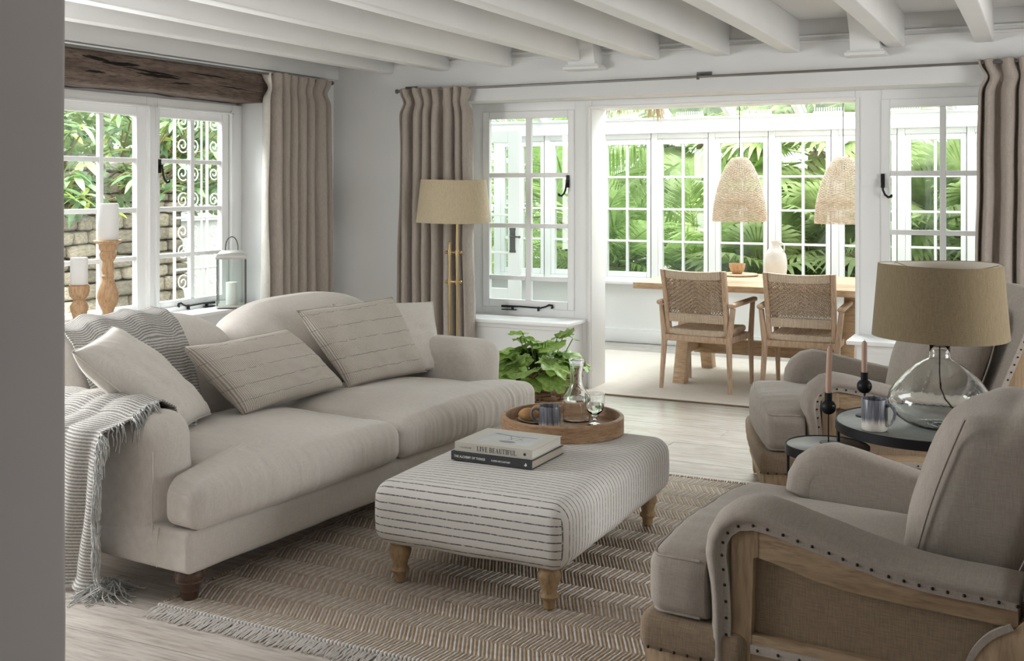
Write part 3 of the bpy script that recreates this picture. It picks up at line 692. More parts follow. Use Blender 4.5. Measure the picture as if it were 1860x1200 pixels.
# ---------------------------------------------------------------- sofa
S0 = (-2.66, 2.93, 0); SRZ = math.radians(85); SL = 2.36
sofa = thing('sofa', 'long oatmeal linen sofa with two seat cushions and turned dark legs', 'sofa', S0, SRZ)
def crease(p, k=1.0): return 0.004 * k * fb(p[0] * 5, p[1] * 5, p[2] * 5) + 0.002 * k * fb(p[0] * 13, p[1] * 13, p[2] * 13)
def f_base(p, t, n):
    w = 0.004 * fb(p[0] * 24, 1.0, p[2] * 5) * (1 - abs(t[2])) * smst(0.25, 0.0, p[1]) * smst(0.9, 1.3, p[0])
    return (p[0] + n[0] * crease(p), p[1] + n[1] * crease(p) + w, p[2] + n[2] * crease(p, .5))
sbase = part('seat_base', soft(0.0, SL, 0.0, 1.04, 0.122, 0.275, 0.022, (110, 10, 5), puff=(0.006, 0.012, 0), fn=f_base), SOFA, sofa)
def seat_fn(lo):
    def fn(p, t, n):
        x, y, z = p
        cut = smst(0.10, 0.19, y)             # T shape: narrower behind the arm front
        if lo: x = 1.18 - (1.18 - x) * (1 - cut * 0.185)
        else: x = 1.18 + (x - 1.18) * (1 - cut * 0.185)
        edge = (1 - abs(t[0]) ** 6)
        # crown: fullest towards the front
        if t[2] > 0: z += 0.045 * (1 - t[0] ** 4) * (1 - min(1, abs((y - 0.35) / 0.55)) ** 2.2)
        # front roll with little vertical gathers
        fr = smst(0.10, -0.05, y)
        g = fb(x * 34, z * 1.6, 3.0 if lo else 9.0) + 0.5 * fb(x * 70, z * 2.5, 1.0)
        y += 0.0075 * g * fr * edge
        top = smst(0.3, 0.0, y) * (1 if t[2] > 0.5 else 0)
        z += 0.0055 * g * top * smst(0.0, 0.10, y) * edge
        z += 0.006 * fb(x * 3.2, y * 4.5, 2.0) * (1 if t[2] > 0 else 0) + 0.003 * fb(x * 9, y * 9, 4.0)
        if t[2] < 0: z += 0.010 * (1 - t[0] ** 2) * fr * -1 + 0.012
        return (x, y, z)
    return fn
sc1 = part('seat_cushion', soft(-0.005, 1.178, -0.045, 0.80, 0.262, 0.438, 0.055, (150, 30, 6), puff=(0.0, 0.030, 0.0), fn=seat_fn(True), m=4), SOFA, sofa)
sc2 = part('seat_cushion', soft(1.182, SL + 0.005, -0.045, 0.80, 0.262, 0.438, 0.055, (150, 30, 6), puff=(0.0, 0.030, 0.0), fn=seat_fn(False), m=4), SOFA, sofa)
def arm_fn(sg):
    def fn(p, t, n):
        x, y, z = p
        # outer face runs straight, top rolls outwards a little, dips to the back
        k = smst(0.35, 0.62, z)
        x += -sg * 0.012 * k
        z += 0.015 * k * (1 - smst(0.15, 0.9, y)) + 0.012 * (1 - t[1] ** 2) * (1 if t[2] > 0 else 0)
        return (x + n[0] * crease(p), y + n[1] * crease(p), z + n[2] * crease(p))
    return fn
part('arm', soft(0.0, 0.215, 0.165, 1.02, 0.124, 0.635, 0.088, (6, 26, 18), puff=(0.008, 0.012, 0.0), fn=arm_fn(1), m=5), SOFA, sofa)
part('arm', soft(SL - 0.215, SL, 0.165, 1.02, 0.124, 0.635, 0.088, (6, 26, 18), puff=(0.008, 0.012, 0.0), fn=arm_fn(-1), m=5), SOFA, sofa)
# seam piping down the near arm front and along the base
part('piping', join(tube([(0.0, 0.182, 0.13 + 0.4 * i / 10) for i in range(11)], 0.003, 5), tube([(-0.001, 0.158, 0.13), (-0.002, 0.156, 0.2), (-0.001, 0.148, 0.27)], 0.003, 5)), SOFA, sbase)
def back_fn(u0, u1):
    def fn(p, t, n):
        x, y, z = p
        tz = (z - 0.40) / 0.46
        z = z - 0.115 * abs(t[0]) ** 3.2 * max(0, tz) + 0.018 * (1 - t[0] ** 2) * max(0, tz)
        y += 0.17 * max(0, tz) ** 1.1 + (-0.05 * (1 - t[0] ** 2) * (1 - (2 * tz - 1) ** 2) if n[1] < -0.2 else 0)
        c = 0.005 * fb(x * 4, z * 4, 3.0)
        return (x, y + n[1] * c, z + n[2] * c)
    return fn
part('back_cushion', soft(0.05, 1.155, 0.745, 0.985, 0.40, 0.885, 0.10, (34, 6, 16), fn=back_fn(0, 1), m=5), SOFA, sofa)
part('back_cushion', soft(1.135, SL - 0.05, 0.745, 0.985, 0.40, 0.885, 0.10, (34, 6, 16), fn=back_fn(0, 1), m=5), SOFA, sofa)
part('back_frame', soft(0.06, SL - 0.06, 0.90, 1.10, 0.124, 0.74, 0.06, (20, 3, 8), fn=lambda p, t, n: (p[0], p[1] + 0.06 * max(0, p[2] - 0.4), p[2]), m=4), SOFA, sofa)
legp = [(0.030, 0.128), (0.040, 0.120), (0.049, 0.100), (0.050, 0.088), (0.044, 0.076), (0.045, 0.073), (0.046, 0.070), (0.033, 0.052), (0.031, 0.038), (0.033, 0.035), (0.030, 0.032), (0.026, 0.006), (0.024, 0.0)]
legm = mesh('leg', lathe([(r * 1.12, z) for r, z in legp[::-1]], 24), LEGD)
for lx, ly in ((0.075, 0.075), (SL - 0.075, 0.075), (0.075, 0.97), (SL - 0.075, 0.97)): ob('leg', legm, sofa, (lx, ly, 0.0 if ly > 0.5 else 0.012), (0, 0, 0), (1, 1, 1 if ly > 0.5 else 0.92))

# ---------------------------------------------------------------- sofa pillows (corner points in sofa coordinates)
SM = Matrix.Translation(S0) @ Matrix.Rotation(SRZ, 4, 'Z')
def pillow(name, label, BL, BR, TR, TL, th, mat, seed, up=0.0):
    A = [SM @ Vector(p) for p in (BL, BR, TR, TL)]
    c = (A[0] + A[1]) / 2
    t = thing(name, label, 'cushion', tuple(c), group='pillows on the sofa'); A = [a - c for a in A]
    nrm = ((A[1] - A[0]).cross(A[3] - A[0])).normalized()
    n = 34
    def surf(s):
        def fn(u, v):
            a, b = 2 * u - 1, 2 * v - 1
            pa = 1 - (0.035 + 0.03 * fb(b * 1.3, seed, 1.0)) * (1 - b * b) * abs(a) ** 3; pb = 1 - (0.04 + 0.05 * fb(a * 1.3, seed, 5.0)) * (1 - a * a) * abs(b) ** 3
            uu, vv = (a * pa + 1) / 2, (b * pb + 1) / 2
            p = A[0] * (1 - uu) * (1 - vv) + A[1] * uu * (1 - vv) + A[2] * uu * vv + A[3] * (1 - uu) * vv
            h = max(0, (1 - a * a) * (1 - b * b)) ** 0.42
            e = min(1 - abs(a), 1 - abs(b))
            w = 0.016 * fb(a * 2.2, b * 2.2, seed) * h + 0.007 * fb(a * 6, b * 6, seed + 5) * min(1, e * 5) + 0.005 * fb(a * 14, b * 3, seed + 8) * math.exp(-e * 7) * min(1, e * 20)
            # slight sag
            return tuple(p + nrm * (s * (th / 2 * h) + w))
        return fn
    v1, f1, uv = gridsurf(surf(1), n, n); v2, f2, _ = gridsurf(surf(-1), n, n)
    o = len(v1); V = list(v1); m = {}
    for k, p in enumerate(v2):
        i, j = k % (n + 1), k // (n + 1)
        if i in (0, n) or j in (0, n): m[k] = k
        else: m[k] = len(V); V.append(p); uv.append(uv[k])
    F = list(f1) + [tuple(m[i] for i in f[::-1]) for f in f2]
    cv = part('cover', (V, F, uv), mat, t, angle=180)
    edge = [V[i] for i in range(n + 1)] + [V[j * (n + 1) + n] for j in range(1, n + 1)] + [V[n * (n + 1) + i] for i in range(n - 1, -1, -1)] + [V[j * (n + 1)] for j in range(n - 1, 0, -1)]
    part('seam', tube(edge, 0.0022, 4, closed=True), mat, cv)
    return t
pillow('sofa_pillow', 'plain cream linen pillow leaning on the near sofa arm', (0.33, 0.45, 0.49), (0.74, 0.66, 0.485), (0.30, 0.76, 0.905), (-0.06, 0.54, 0.865), 0.19, PILLOW, 2.0)
pillow('sofa_pillow', 'oblong handwoven beige pillow lying across the middle of the sofa', (0.82, 0.55, 0.475), (1.54, 0.585, 0.485), (1.29, 0.735, 0.785), (0.57, 0.66, 0.795), 0.22, WOVENP, 5.0)
pillow('sofa_pillow', 'square handwoven beige pillow propped on the far half of the sofa', (1.57, 0.58, 0.475), (2.11, 0.49, 0.485), (2.13, 0.735, 0.865), (1.37, 0.74, 0.865), 0.18, WOVENP, 9.0)
pillow('sofa_pillow', 'plain cream linen pillow against the far sofa arm', (1.82, 0.70, 0.48), (2.20, 0.44, 0.49), (2.40, 0.655, 0.82), (1.70, 0.80, 0.865), 0.13, PILLOW, 13.0)

# ---------------------------------------------------------------- throw over back and near arm
thr = thing('throw_blanket', 'grey and cream knitted throw with fringe over the near sofa arm', 'blanket', S0, SRZ)
NW = 56
path_b = [(1.13, 0.45), (1.135, 0.62), (1.13, 0.76), (1.09, 0.868), (1.02, 0.915), (0.95, 0.905), (0.885, 0.86), (0.83, 0.78), (0.775, 0.65), (0.725, 0.55)]     # (v,z) over the back
path_a = [(0.222, 0.57), (0.195, 0.638), (0.13, 0.675), (0.06, 0.668), (0.0, 0.64), (-0.028, 0.58), (-0.032, 0.50), (-0.034, 0.42), (-0.036, 0.34), (-0.040, 0.26), (-0.048, 0.18), (-0.055, 0.10), (-0.058, 0.05), (-0.07, 0.02)]   # (u,z) over the arm
rows = []
def lerp_path(P, k):
    out = []
    for i in range(len(P) - 1):
        for j in range(k):
            f = j / k; out.append((P[i][0] * (1 - f) + P[i + 1][0] * f, P[i][1] * (1 - f) + P[i + 1][1] * f))
    return out + [P[-1]]
for (v, z) in lerp_path(path_b, 4):
    r = []
    for j in range(NW + 1):
        w = j / NW; u = 0.74 - 0.53 * w
        fo = 0.020 * math.sin(w * 17 + 1.0 + z * 2) + 0.012 * fb(w * 5, z * 3, 1.0)
        zz = z + 0.5 * fo if z > 0.8 else z
        hump = -0.115 * abs((u - 0.60) / 0.55) ** 3.2 * smst(0.45, 0.86, z)
        r.append((u + 0.03 * fb(z * 3, 0, w * 2), v + (-1 if v < 0.98 else 1) * (0.010 + abs(fo) * 0.8), zz + 0.012 + hump))
    rows.append(r)
nb = len(rows)
for (u, z) in lerp_path(path_a, 5):
    r = []
    for j in range(NW + 1):
        w = j / NW
        v0 = 0.275 + 0.20 * max(0, 0.64 - z); v1 = 0.86 + 0.10 * max(0, 0.62 - z)
        hang = smst(0.66, 0.3, z)
        fo = 0.024 * math.sin(w * 15 + 1.2 * z * 2) * (0.35 + hang) + 0.014 * fb(w * 4, z * 2.0, 7.0)
        v = v0 + (v1 - v0) * w + 0.02 * fb(z * 3, w * 2, 3.0)
        if u <= 0.0 and z < 0.62: r.append((u - abs(fo) - 0.008 + min(0, (0.06 - z) * 0.2), v, max(0.008, z + 0.02 * w * hang)))
        else: r.append((u - 0.3 * fo, v, z + 0.010 + abs(fo) * 0.7))
    rows.append(r)
# smooth bridge on the seat corner
a, b = rows[nb - 1], rows[nb]; br = []
for k in range(1, 6):
    f = k / 6; br.append([(a[j][0] * (1 - f) + b[j][0] * f, a[j][1] * (1 - f) + b[j][1] * f, a[j][2] * (1 - f) + b[j][2] * f - 0.14 * math.sin(PI * f) + 0.01) for j in range(NW + 1)])
rows = rows[:nb] + br + rows[nb:]
V = [p for r in rows for p in r]; F = []; UV = []; acc = 0.0
for i, r in enumerate(rows):
    if i: acc += (Vector(r[NW // 2]) - Vector(rows[i - 1][NW // 2])).length
    for j in range(NW + 1): UV.append((j / NW * 0.62, acc))
for i in range(len(rows) - 1):
    for j in range(NW):
        q = i * (NW + 1) + j; F.append((q, q + 1, q + NW + 2, q + NW + 1))
cl = part('knitted_cloth', (V, F, UV), THROW, thr, angle=180); md = cl.modifiers.new('thick', 'SOLIDIFY'); md.thickness = 0.006
fr = []; rr = random.Random(4)
for i in range(nb + 17, len(rows)):
    for k in range(7):
        f = rr.random(); i2 = min(i + 1, len(rows) - 1)
        p = Vector(rows[i][0]).lerp(Vector(rows[i2][0]), f)
        ln = rr.uniform(0.05, 0.11); dx = rr.uniform(-0.05, -0.005); pts = [p + Vector((0, 0.004, 0))]
        for s in range(1, 6):
            g = s / 5
            q = p + Vector((rr.uniform(-0.009, 0.003) - 0.010 * g, dx * math.sin(g * 1.6) + rr.uniform(-0.006, 0.006), -ln * g * g if p.z > 0.15 else -ln * g * 0.3))
            q.z = max(0.004, q.z); pts.append(q)
        fr.append(tube(pts, [0.0024, 0.0026, 0.0024, 0.0022, 0.0018, 0.0010], 4))
for k in range(70):      # loose ends pooling on the floor
    a0 = rr.uniform(0, 6.3); p = Vector((-0.05 + rr.uniform(-0.04, 0.05), 0.37 + rr.uniform(-0.04, 0.05), 0.05)); pts = [p]
    for s in range(5):
        p = p + Vector((0.022 * math.cos(a0), 0.022 * math.sin(a0), 0)); p.z = max(0.004, p.z - 0.012); a0 += rr.uniform(-0.7, 0.7); pts.append(p.copy())
    fr.append(tube(pts, 0.002, 4))
fo = part('fringe', join(*fr), FRINGE, thr); fo['kind'] = 'stuff'
# ---------------------------------------------------------------- jute rug
RX0, RX1, RY0, RY1 = -2.785, -0.55, 2.925, 5.36
rug = thing('jute_rug', 'large jute and cream herringbone rug with fringed edge under the ottoman', 'rug', (0, 0, 0))
part('rug_backing', box(RX0 + 0.004, RX1 - 0.004, RY0 + 0.004, RY1 - 0.004, 0.0005, 0.006), JUTE, rug, smooth=False)
BW = 0.1136; nb_ = int(round((RY1 - RY0) / BW)); BW = (RY1 - RY0) / nb_
yj, yc = [], []
rr = random.Random(21)
def yarn(x, y0, dx, w, h):
    # one diagonal yarn across a band: flattened bead chain
    V = []; F = []; n = 6
    for k in range(n + 1):
        f = k / n; cx = x + dx * f; cy = y0 + BW * f
        ww = w * (1.0 if k % 2 else 0.72) * (0.55 if k in (0, n) else 1); hh = h * (1.0 if k % 2 else 0.7) * (0.5 if k in (0, n) else 1) + rr.uniform(-0.0006, 0.0006)
        V += [(cx - ww, cy, 0.004), (cx - ww * .5, cy, 0.0055 + hh), (cx + ww * .5, cy, 0.0055 + hh), (cx + ww, cy, 0.004)]
    for k in range(n):
        for j in range(3):
            a = k * 4 + j; F.append((a, a + 1, a + 5, a + 4))
    return V, F
for b in range(nb_):
    sg = 1 if b % 2 == 0 else -1; y0 = RY0 + b * BW; pitch = 0.0145
    n = int((RX1 - RX0) / pitch)
    for i in range(n):
        x = RX0 + 0.006 + i * pitch; dx = BW * (0.16 if sg > 0 else -0.48)
        if not (RX0 < x + dx < RX1):
            dx = (RX0 + 0.004 - x) if x + dx <= RX0 else (RX1 - 0.004 - x)
        (yc if i % 2 == 0 else yj).append(yarn(x, y0, dx, 0.0066 if i % 2 == 0 else 0.0078, 0.006 if i % 2 == 0 else 0.0048))
o = part('cream_weave', join(*yc), CREAM, rug, angle=70); o['kind'] = 'stuff'
o = part('jute_weave', join(*yj), JUTE, rug, angle=70); o['kind'] = 'stuff'
# braided end, knots and fringe
kn = []; st = []
x = RX0
while x < RX1:
    kn.append(sphere(0.0075, 6, 4, (x, RY0 - 0.002, 0.010), 0.8, 1.3, 0.9)); kn.append(sphere(0.006, 6, 4, (x + 0.006, RY0 - 0.018, 0.007), 0.7, 1.6, 0.9))
    for k in range(4):
        dx = rr.uniform(-0.012, 0.012); ln = rr.uniform(0.06, 0.085)
        pts = [(x + 0.006 + rr.uniform(-0.004, 0.004) * 1.0 + dx * g + 0.004 * fb(x * 90, g * 4, k), RY0 - 0.02 - ln * g, max(0.0025, 0.009 - 0.008 * g + rr.uniform(0, 0.004))) for g in (0, .3, .65, 1)]
        st.append(tube(pts, [0.0026, 0.0026, 0.0022, 0.0014], 4))
    x += 0.0145
o = part('knotted_edge', join(*kn), FRG, rug); o['kind'] = 'stuff'
o = part('fringe', join(*st), FRG, rug); o['kind'] = 'stuff'
tu = []
for (xa, ya, xb, yb) in ((RX0, RY0, RX0, RY1), (RX0, RY1, RX1, RY1)):
    n = int(math.hypot(xb - xa, yb - ya) / 0.012)
    for i in range(n):
        f = i / n; px = xa + (xb - xa) * f; py = ya + (yb - ya) * f; ox, oy = (-1, 0) if xa == xb else (0, 1)
        a = rr.uniform(-0.6, 0.6)
        tu.append(tube([(px, py, 0.006), (px + ox * 0.006 + oy * a * .004, py + oy * 0.006 + ox * a * .004, 0.011), (px + ox * 0.014 + oy * a * .01, py + oy * 0.014 + ox * a * .01, 0.003)], [0.004, 0.0045, 0.0025], 4))
o = part('tufted_edge', join(*tu), JUTE, rug); o['kind'] = 'stuff'

# ---------------------------------------------------------------- ottoman
OX0, OX1, OY0, OY1, OZ0, OZ1 = -2.235, -1.462, 3.415, 4.60, 0.152, 0.386
ott = thing('ottoman', 'large rectangular cream ottoman with thin dark stripes on turned oak legs', 'ottoman', ((OX0 + OX1) / 2, (OY0 + OY1) / 2, 0))
hx, hy = (OX1 - OX0) / 2, (OY1 - OY0) / 2
def ott_fn(p, t, n):
    x, y, z = p
    if t[2] > 0: z += 0.016 * (1 - t[0] ** 4) * (1 - t[1] ** 4)
    k = smst(0.16, 0.3, z); s = 1 + 0.012 * math.sin(PI * max(0, min(1, (z - 0.152) / 0.24)))
    z += (0.006 * fb(x * 6, y * 6, 2.0) if t[2] < -0.2 else 0)
    return (x * s, y * s, z)
vf = soft(-hx, hx, -hy, hy, OZ0, OZ1, 0.062, (30, 44, 8), fn=ott_fn, m=6)
me = mesh('upholstery', vf, STRIPE, angle=180)
at = me.attributes.new('stripe', 'FLOAT', 'CORNER')
for pg in me.polygons:
    endf = abs(pg.normal.y) > abs(pg.normal.x) * 1.0
    for li in pg.loop_indices:
        co = me.vertices[me.loops[li].vertex_index].co
        y, z = co.y, co.z; e = hy - 0.062
        s = y
        if endf and abs(y) > e:
            dz = OZ1 - z; dy = abs(y) - e; r = 0.062
            if dz < r: arc = r * math.atan2(max(0, dy), max(1e-5, r - dz))
            else: arc = r * PI / 2 + (dz - r)
            s = math.copysign(e + arc, y)
        at.data[li].value = s + 5.0
ob('upholstery', me, ott)
for sx in (-1, 1):
    for sy in (-1, 1): part('corner_seam', tube([(sx * (hx - 0.0175), sy * (hy - 0.0175), OZ0 + 0.03 + 0.135 * i / 8) for i in range(9)], 0.0025, 5), CREAM, ott)
olp = [(0.017, 0.0), (0.021, 0.004), (0.023, 0.028), (0.027, 0.034), (0.034, 0.041), (0.035, 0.046), (0.030, 0.052), (0.026, 0.060), (0.029, 0.075), (0.038, 0.097), (0.042, 0.112), (0.041, 0.122), (0.034, 0.132), (0.032, 0.138), (0.040, 0.145), (0.041, 0.152), (0.038, 0.165)]
olm = mesh('leg', lathe(olp, 24), LEGW)
for sx in (-1, 1):
    for sy in (-1, 1): ob('leg', olm, ott, (sx * (hx - 0.085), sy * (hy - 0.07), 0.010))

# ---------------------------------------------------------------- on the ottoman
TZ = 0.4015
tray = thing('wooden_tray', 'round acacia wood tray on the striped ottoman', 'tray', (-1.905, 4.435, TZ))
R0 = 0.268
part('tray_base', lathe([(1e-4, 0.0), (R0 - 0.012, 0.0), (R0 - 0.012, 0.028), (1e-4, 0.028)], 64), TRAYW, tray)
nseg = 9
for k in range(nseg):      # rim made of joined staves
    a0, a1 = 2 * PI * k / nseg + 0.3, 2 * PI * (k + 1) / nseg + 0.3
    V = []; F = []; m = 8
    for i in range(m + 1):
        a = a0 + (a1 - a0) * i / m; c, s = math.cos(a), math.sin(a)
        for (r, z) in ((R0, 0.001), (R0, 0.066), (R0 - 0.006, 0.071), (R0 - 0.018, 0.071), (R0 - 0.022, 0.066), (R0 - 0.022, 0.001)): V.append((r * c, r * s, z))
    for i in range(m):
        for j in range(6): F.append((i * 6 + j, i * 6 + (j + 1) % 6, i * 6 + 6 + (j + 1) % 6, i * 6 + 6 + j))
    F += [tuple(range(5, -1, -1)), tuple(m * 6 + j for j in range(6))]
    o = part('rim_stave', (V, F), TRAYW, tray)
TF = TZ + 0.0285
def mug(name, label, loc, rz, r, h, mat):
    t = thing(name, label, 'mug', loc, rz, group='stoneware mugs')
    part('cup', lathe([(1e-4, 0.0), (r * .92, 0.0), (r * .985, 0.004), (r, 0.012), (r * 1.0, h - 0.002), (r * .985, h), (r * .94, h - 0.001), (r * .92, h - 0.01), (r * .90, 0.012), (r * .8, 0.007), (1e-4, 0.006)], 40), mat, t)
    part('handle', tube([(r * .95, 0, h * .80), (r + 0.016, 0, h * .86), (r + 0.030, 0, h * .78), (r + 0.033, 0, h * .6), (r + 0.028, 0, h * .42), (r + 0.015, 0, h * .26), (r * .96, 0, h * .20)], [0.006, 0.0062, 0.006, 0.0058, 0.0058, 0.006, 0.006], 8), mat, t)
    return t
mug('mug', 'dark streaked stoneware mug on the wooden tray', (-1.930, 4.355, TF), math.radians(205), 0.047, 0.092, MUGA)
car = thing('water_carafe', 'clear glass carafe half full of water on the tray', 'carafe', (-1.880, 4.535, TF))
co = [(1e-4, 0.0), (0.052, 0.0), (0.060, 0.006), (0.062, 0.03), (0.062, 0.085), (0.058, 0.105), (0.046, 0.125), (0.034, 0.145), (0.028, 0.17), (0.027, 0.20), (0.030, 0.235), (0.036, 0.268), (0.0375, 0.270)]
ci = [(0.0345, 0.268), (0.0285, 0.235), (0.0248, 0.20), (0.0258, 0.17), (0.0315, 0.145), (0.0435, 0.124), (0.0555, 0.104), (0.0595, 0.085), (0.0595, 0.03), (0.0575, 0.009), (1e-4, 0.008)]
part('glass_body', lathe(co + ci, 40), CLEAR, car)
part('water', lathe([(1e-4, 0.0085), (0.0572, 0.0095), (0.0592, 0.03), (0.0592, 0.085), (0.0575, 0.097), (1e-4, 0.097)], 40), WATER, car)
gob = thing('water_goblet', 'short stemmed water glass on the tray beside the carafe', 'glass', (-1.765, 4.465, TF))
part('bowl', lathe([(1e-4, 0.0), (0.034, 0.0), (0.035, 0.003), (0.020, 0.009), (0.008, 0.014), (0.0085, 0.028), (0.012, 0.033), (0.008, 0.038), (0.016, 0.047), (0.033, 0.063), (0.041, 0.085), (0.0435, 0.125), (0.044, 0.140), (0.0425, 0.1405), (0.0415, 0.125), (0.039, 0.086), (0.031, 0.066), (0.012, 0.052), (1e-4, 0.050)], 40), CLEAR, gob)
part('water', lathe([(1e-4, 0.0502), (0.0118, 0.0523), (0.0308, 0.0663), (0.0386, 0.086), (0.0392, 0.094), (1e-4, 0.094)], 40), WATER, gob)
pl = thing('side_plate', 'small round wooden plate on the tray under the bread rolls', 'plate', (-2.03, 4.45, TF))
part('plate', lathe([(1e-4, 0.0), (0.07, 0.0), (0.088, 0.008), (0.089, 0.011), (0.086, 0.011), (0.068, 0.005), (1e-4, 0.005)], 40), pm('pale_wood_plate', (0.45, 0.42, 0.36), 0.6), pl)
def roll(label, loc, rz, sx, seed):
    t = thing('bread_roll', label, 'bread', loc, rz, group='bread rolls on the tray')
    v, f = sphere(0.034, 18, 12, (0, 0, 0.028), sx, 1.0, 0.85)
    v = [(p[0], p[1], max(0.0, p[2] + 0.003 * fb(p[0] * 30, p[1] * 30, seed) - (0.004 * math.exp(-(p[1] / 0.004) ** 2) if p[2] > 0.04 else 0))) for p in v]
    part('crust', (v, f), BREAD, t, angle=180)
roll('golden oval bread roll at the front of the plate on the tray', (-2.055, 4.405, TF + 0.0062), 0.5, 1.35, 1.0)
roll('brown bread roll at the back of the plate on the tray', (-2.040, 4.485, TF + 0.0062), 0.2, 1.15, 2.0)
roll('round bread roll partly hidden behind the mug on the tray', (-1.965, 4.445, TF + 0.0062), 1.2, 1.1, 3.0)
# books
BZ = 0.4035
GL = {  # heavy-stem serif capitals as rectangles / quads on a unit-height grid
 'L': (0.62, [(.08,.0,.22,1.),(.0,.0,.30,.05),(.0,.95,.30,1.),(.22,.0,.60,.05),(.55,.0,.60,.28)]),
 'I': (0.34, [(.08,.0,.24,1.),(.0,.0,.32,.05),(.0,.95,.32,1.)]),
 'E': (0.64, [(.08,.0,.22,1.),(.0,.0,.58,.05),(.0,.95,.56,1.),(.22,.48,.42,.53),(.53,.0,.58,.25),(.51,.78,.56,1.),(.38,.38,.42,.63)]),
 'F': (0.60, [(.08,.0,.22,1.),(.0,.0,.30,.05),(.0,.95,.56,1.),(.22,.48,.42,.53),(.51,.78,.56,1.),(.38,.38,.42,.63)]),
 'T': (0.66, [(.25,.0,.39,1.),(.17,.0,.47,.05),(.0,.95,.64,1.),(.0,.75,.05,1.),(.59,.75,.64,1.)]),
 'U': (0.70, [(.07,.22,.21,1.),(.0,.95,.28,1.),(.56,.22,.61,1.),(.48,.95,.69,1.),(.11,.10,.25,.24),(.20,.0,.50,.08),(.48,.06,.58,.24)]),
 'V': (0.72, [[(.04,1.),(.20,1.),(.42,.10),(.36,.0),(.32,.0)],[(.36,.0),(.40,.0),(.64,1.),(.58,1.)],(.0,.95,.26,1.),(.50,.95,.72,1.)]),
 'A': (0.74, [[(.34,1.),(.42,1.),(.68,.0),(.50,.0)],[(.34,1.),(.39,.94),(.13,.0),(.07,.0)],(.0,.0,.20,.05),(.44,.0,.74,.05),(.20,.33,.52,.38)]),
 'B': (0.66, [(.08,.0,.22,1.),(.0,.0,.48,.05),(.0,.95,.46,1.),(.22,.50,.46,.55),(.40,.60,.54,.91),(.43,.08,.59,.47)]),
}
def serif_text(s, h, th):
    x = 0; out = []
    for ch in s:
        if ch == ' ': x += 0.32; continue
        w, rs = GL[ch]
        for q in rs:
            poly = [(q[0], q[1]), (q[2], q[1]), (q[2], q[3]), (q[0], q[3])] if isinstance(q, tuple) else q
            out.append(prism([((x + a) * h, b * h) for a, b in poly], -th, 0.0, 'y'))
        x += w + 0.09
    return join(*out), x * h
def text(s, size, parent, loc, mat, rot=(PI / 2, 0, 0), name='lettering', sx=1.0, bold=0.0):
    c = bpy.data.curves.new(name, 'FONT'); c.body = s; c.size = size; c.extrude = 0.0002; c.offset = bold; c.space_character = 1.08
    c.materials.append(mat); tmp = bpy.data.objects.new(name + '_curve', c); me = bpy.data.meshes.new_from_object(tmp); me.name = name; bpy.data.objects.remove(tmp); bpy.data.curves.remove(c)
    o = ob(name, me, parent, loc, rot, (sx, 1, 1))
    return o
def book(name, label, loc, rz, W, D, Hh, cov, pages):
    # spine on local -y, W along x
    t = thing(name, label, 'book', loc, rz, group='books on the ottoman'); c = 0.003
    cv = part('cover', join(box(0, W, 0, D, 0, c), box(0, W, 0, D, Hh - c, Hh), box(0, W, -0.001, c, 0, Hh)), cov, t, bev=0.0008, seg=1)
    part('pages', box(0.002, W - 0.004, c, D - 0.005, c, Hh - c), pages, t, smooth=False)
    return t, cv
b1, c1 = book('book', 'charcoal hardback book at the bottom of the pile on the ottoman', (-2.090, 3.765, BZ), math.radians(-1.5), 0.352, 0.285, 0.034, CARDB, PAGESD)
text('THE ALCHEMY OF THINGS', 0.0125, c1, (0.014, -0.0014, 0.0125), INKW, sx=0.86, bold=0.0003)
text('KAREN MCCARTNEY', 0.0092, c1, (0.178, -0.0014, 0.0135), INKW, sx=0.9, bold=0.0002)
part('bird_emblem', join(prism([(0.318, 0.014), (0.326, 0.010), (0.332, 0.014), (0.330, 0.018), (0.324, 0.017)], -0.0016, -0.0009), prism([(0.322, 0.017), (0.330, 0.018), (0.327, 0.024), (0.324, 0.021)], -0.0016, -0.0009)), INKW, c1, smooth=False)
b2, c2 = book('book', 'cream hardback book on top of the pile on the ottoman', (-2.077, 3.772, BZ + 0.0345), math.radians(-1.0), 0.335, 0.272, 0.036, CARD, PAGES)
vf, tw = serif_text('LIVE BEAUTIFUL', 0.0185, 0.0005)
o = part('lettering', vf, INK, c2, smooth=False); o.location = (0.098, -0.0012, 0.009); o.scale = (0.172 / tw, 1, 1)
text('CALDERONE', 0.0085, c2, (0.022, -0.0014, 0.0145), INKT, sx=1.0)
part('publisher_mark', mat4(lathe([(1e-4, -0.0006), (0.0055, -0.0006), (0.0055, 0.0), (1e-4, 0.0)], 20), Matrix.Translation((0.304, -0.0012, 0.018)) @ Matrix.Rotation(PI / 2, 4, 'X')), INK, c2)
# printed cover picture: pale panel with a pencil sketch of a table and bowls
HT = 0.0361
part('cover_panel', box(0.05, 0.292, 0.05, 0.225, HT - 0.0004, HT), pm('cover_print_pale', (0.60, 0.60, 0.58), 0.5, col2=(0.48, 0.49, 0.50), vs=16), c2, smooth=False)
part('sketched_tabletop', join(prism([(0.075, 0.192), (0.16, 0.176), (0.27, 0.178), (0.272, 0.184), (0.16, 0.186), (0.08, 0.205)], HT, HT + 0.0003, 'z')), INKG, c2, smooth=False)
part('sketched_legs', join(*[prism([(a, b), (a + 0.004, b), (c, d), (c + 0.004, d)][::1][:2] + [(c + 0.004, d), (c, d)], HT, HT + 0.0003, 'z') for a, b, c, d in ((0.155, 0.176, 0.185, 0.12), (0.195, 0.176, 0.170, 0.115), (0.205, 0.15, 0.235, 0.12), (0.16, 0.15, 0.22, 0.148), (0.215, 0.17, 0.205, 0.115), (0.15, 0.13, 0.20, 0.125))]), INKG, c2, smooth=False)
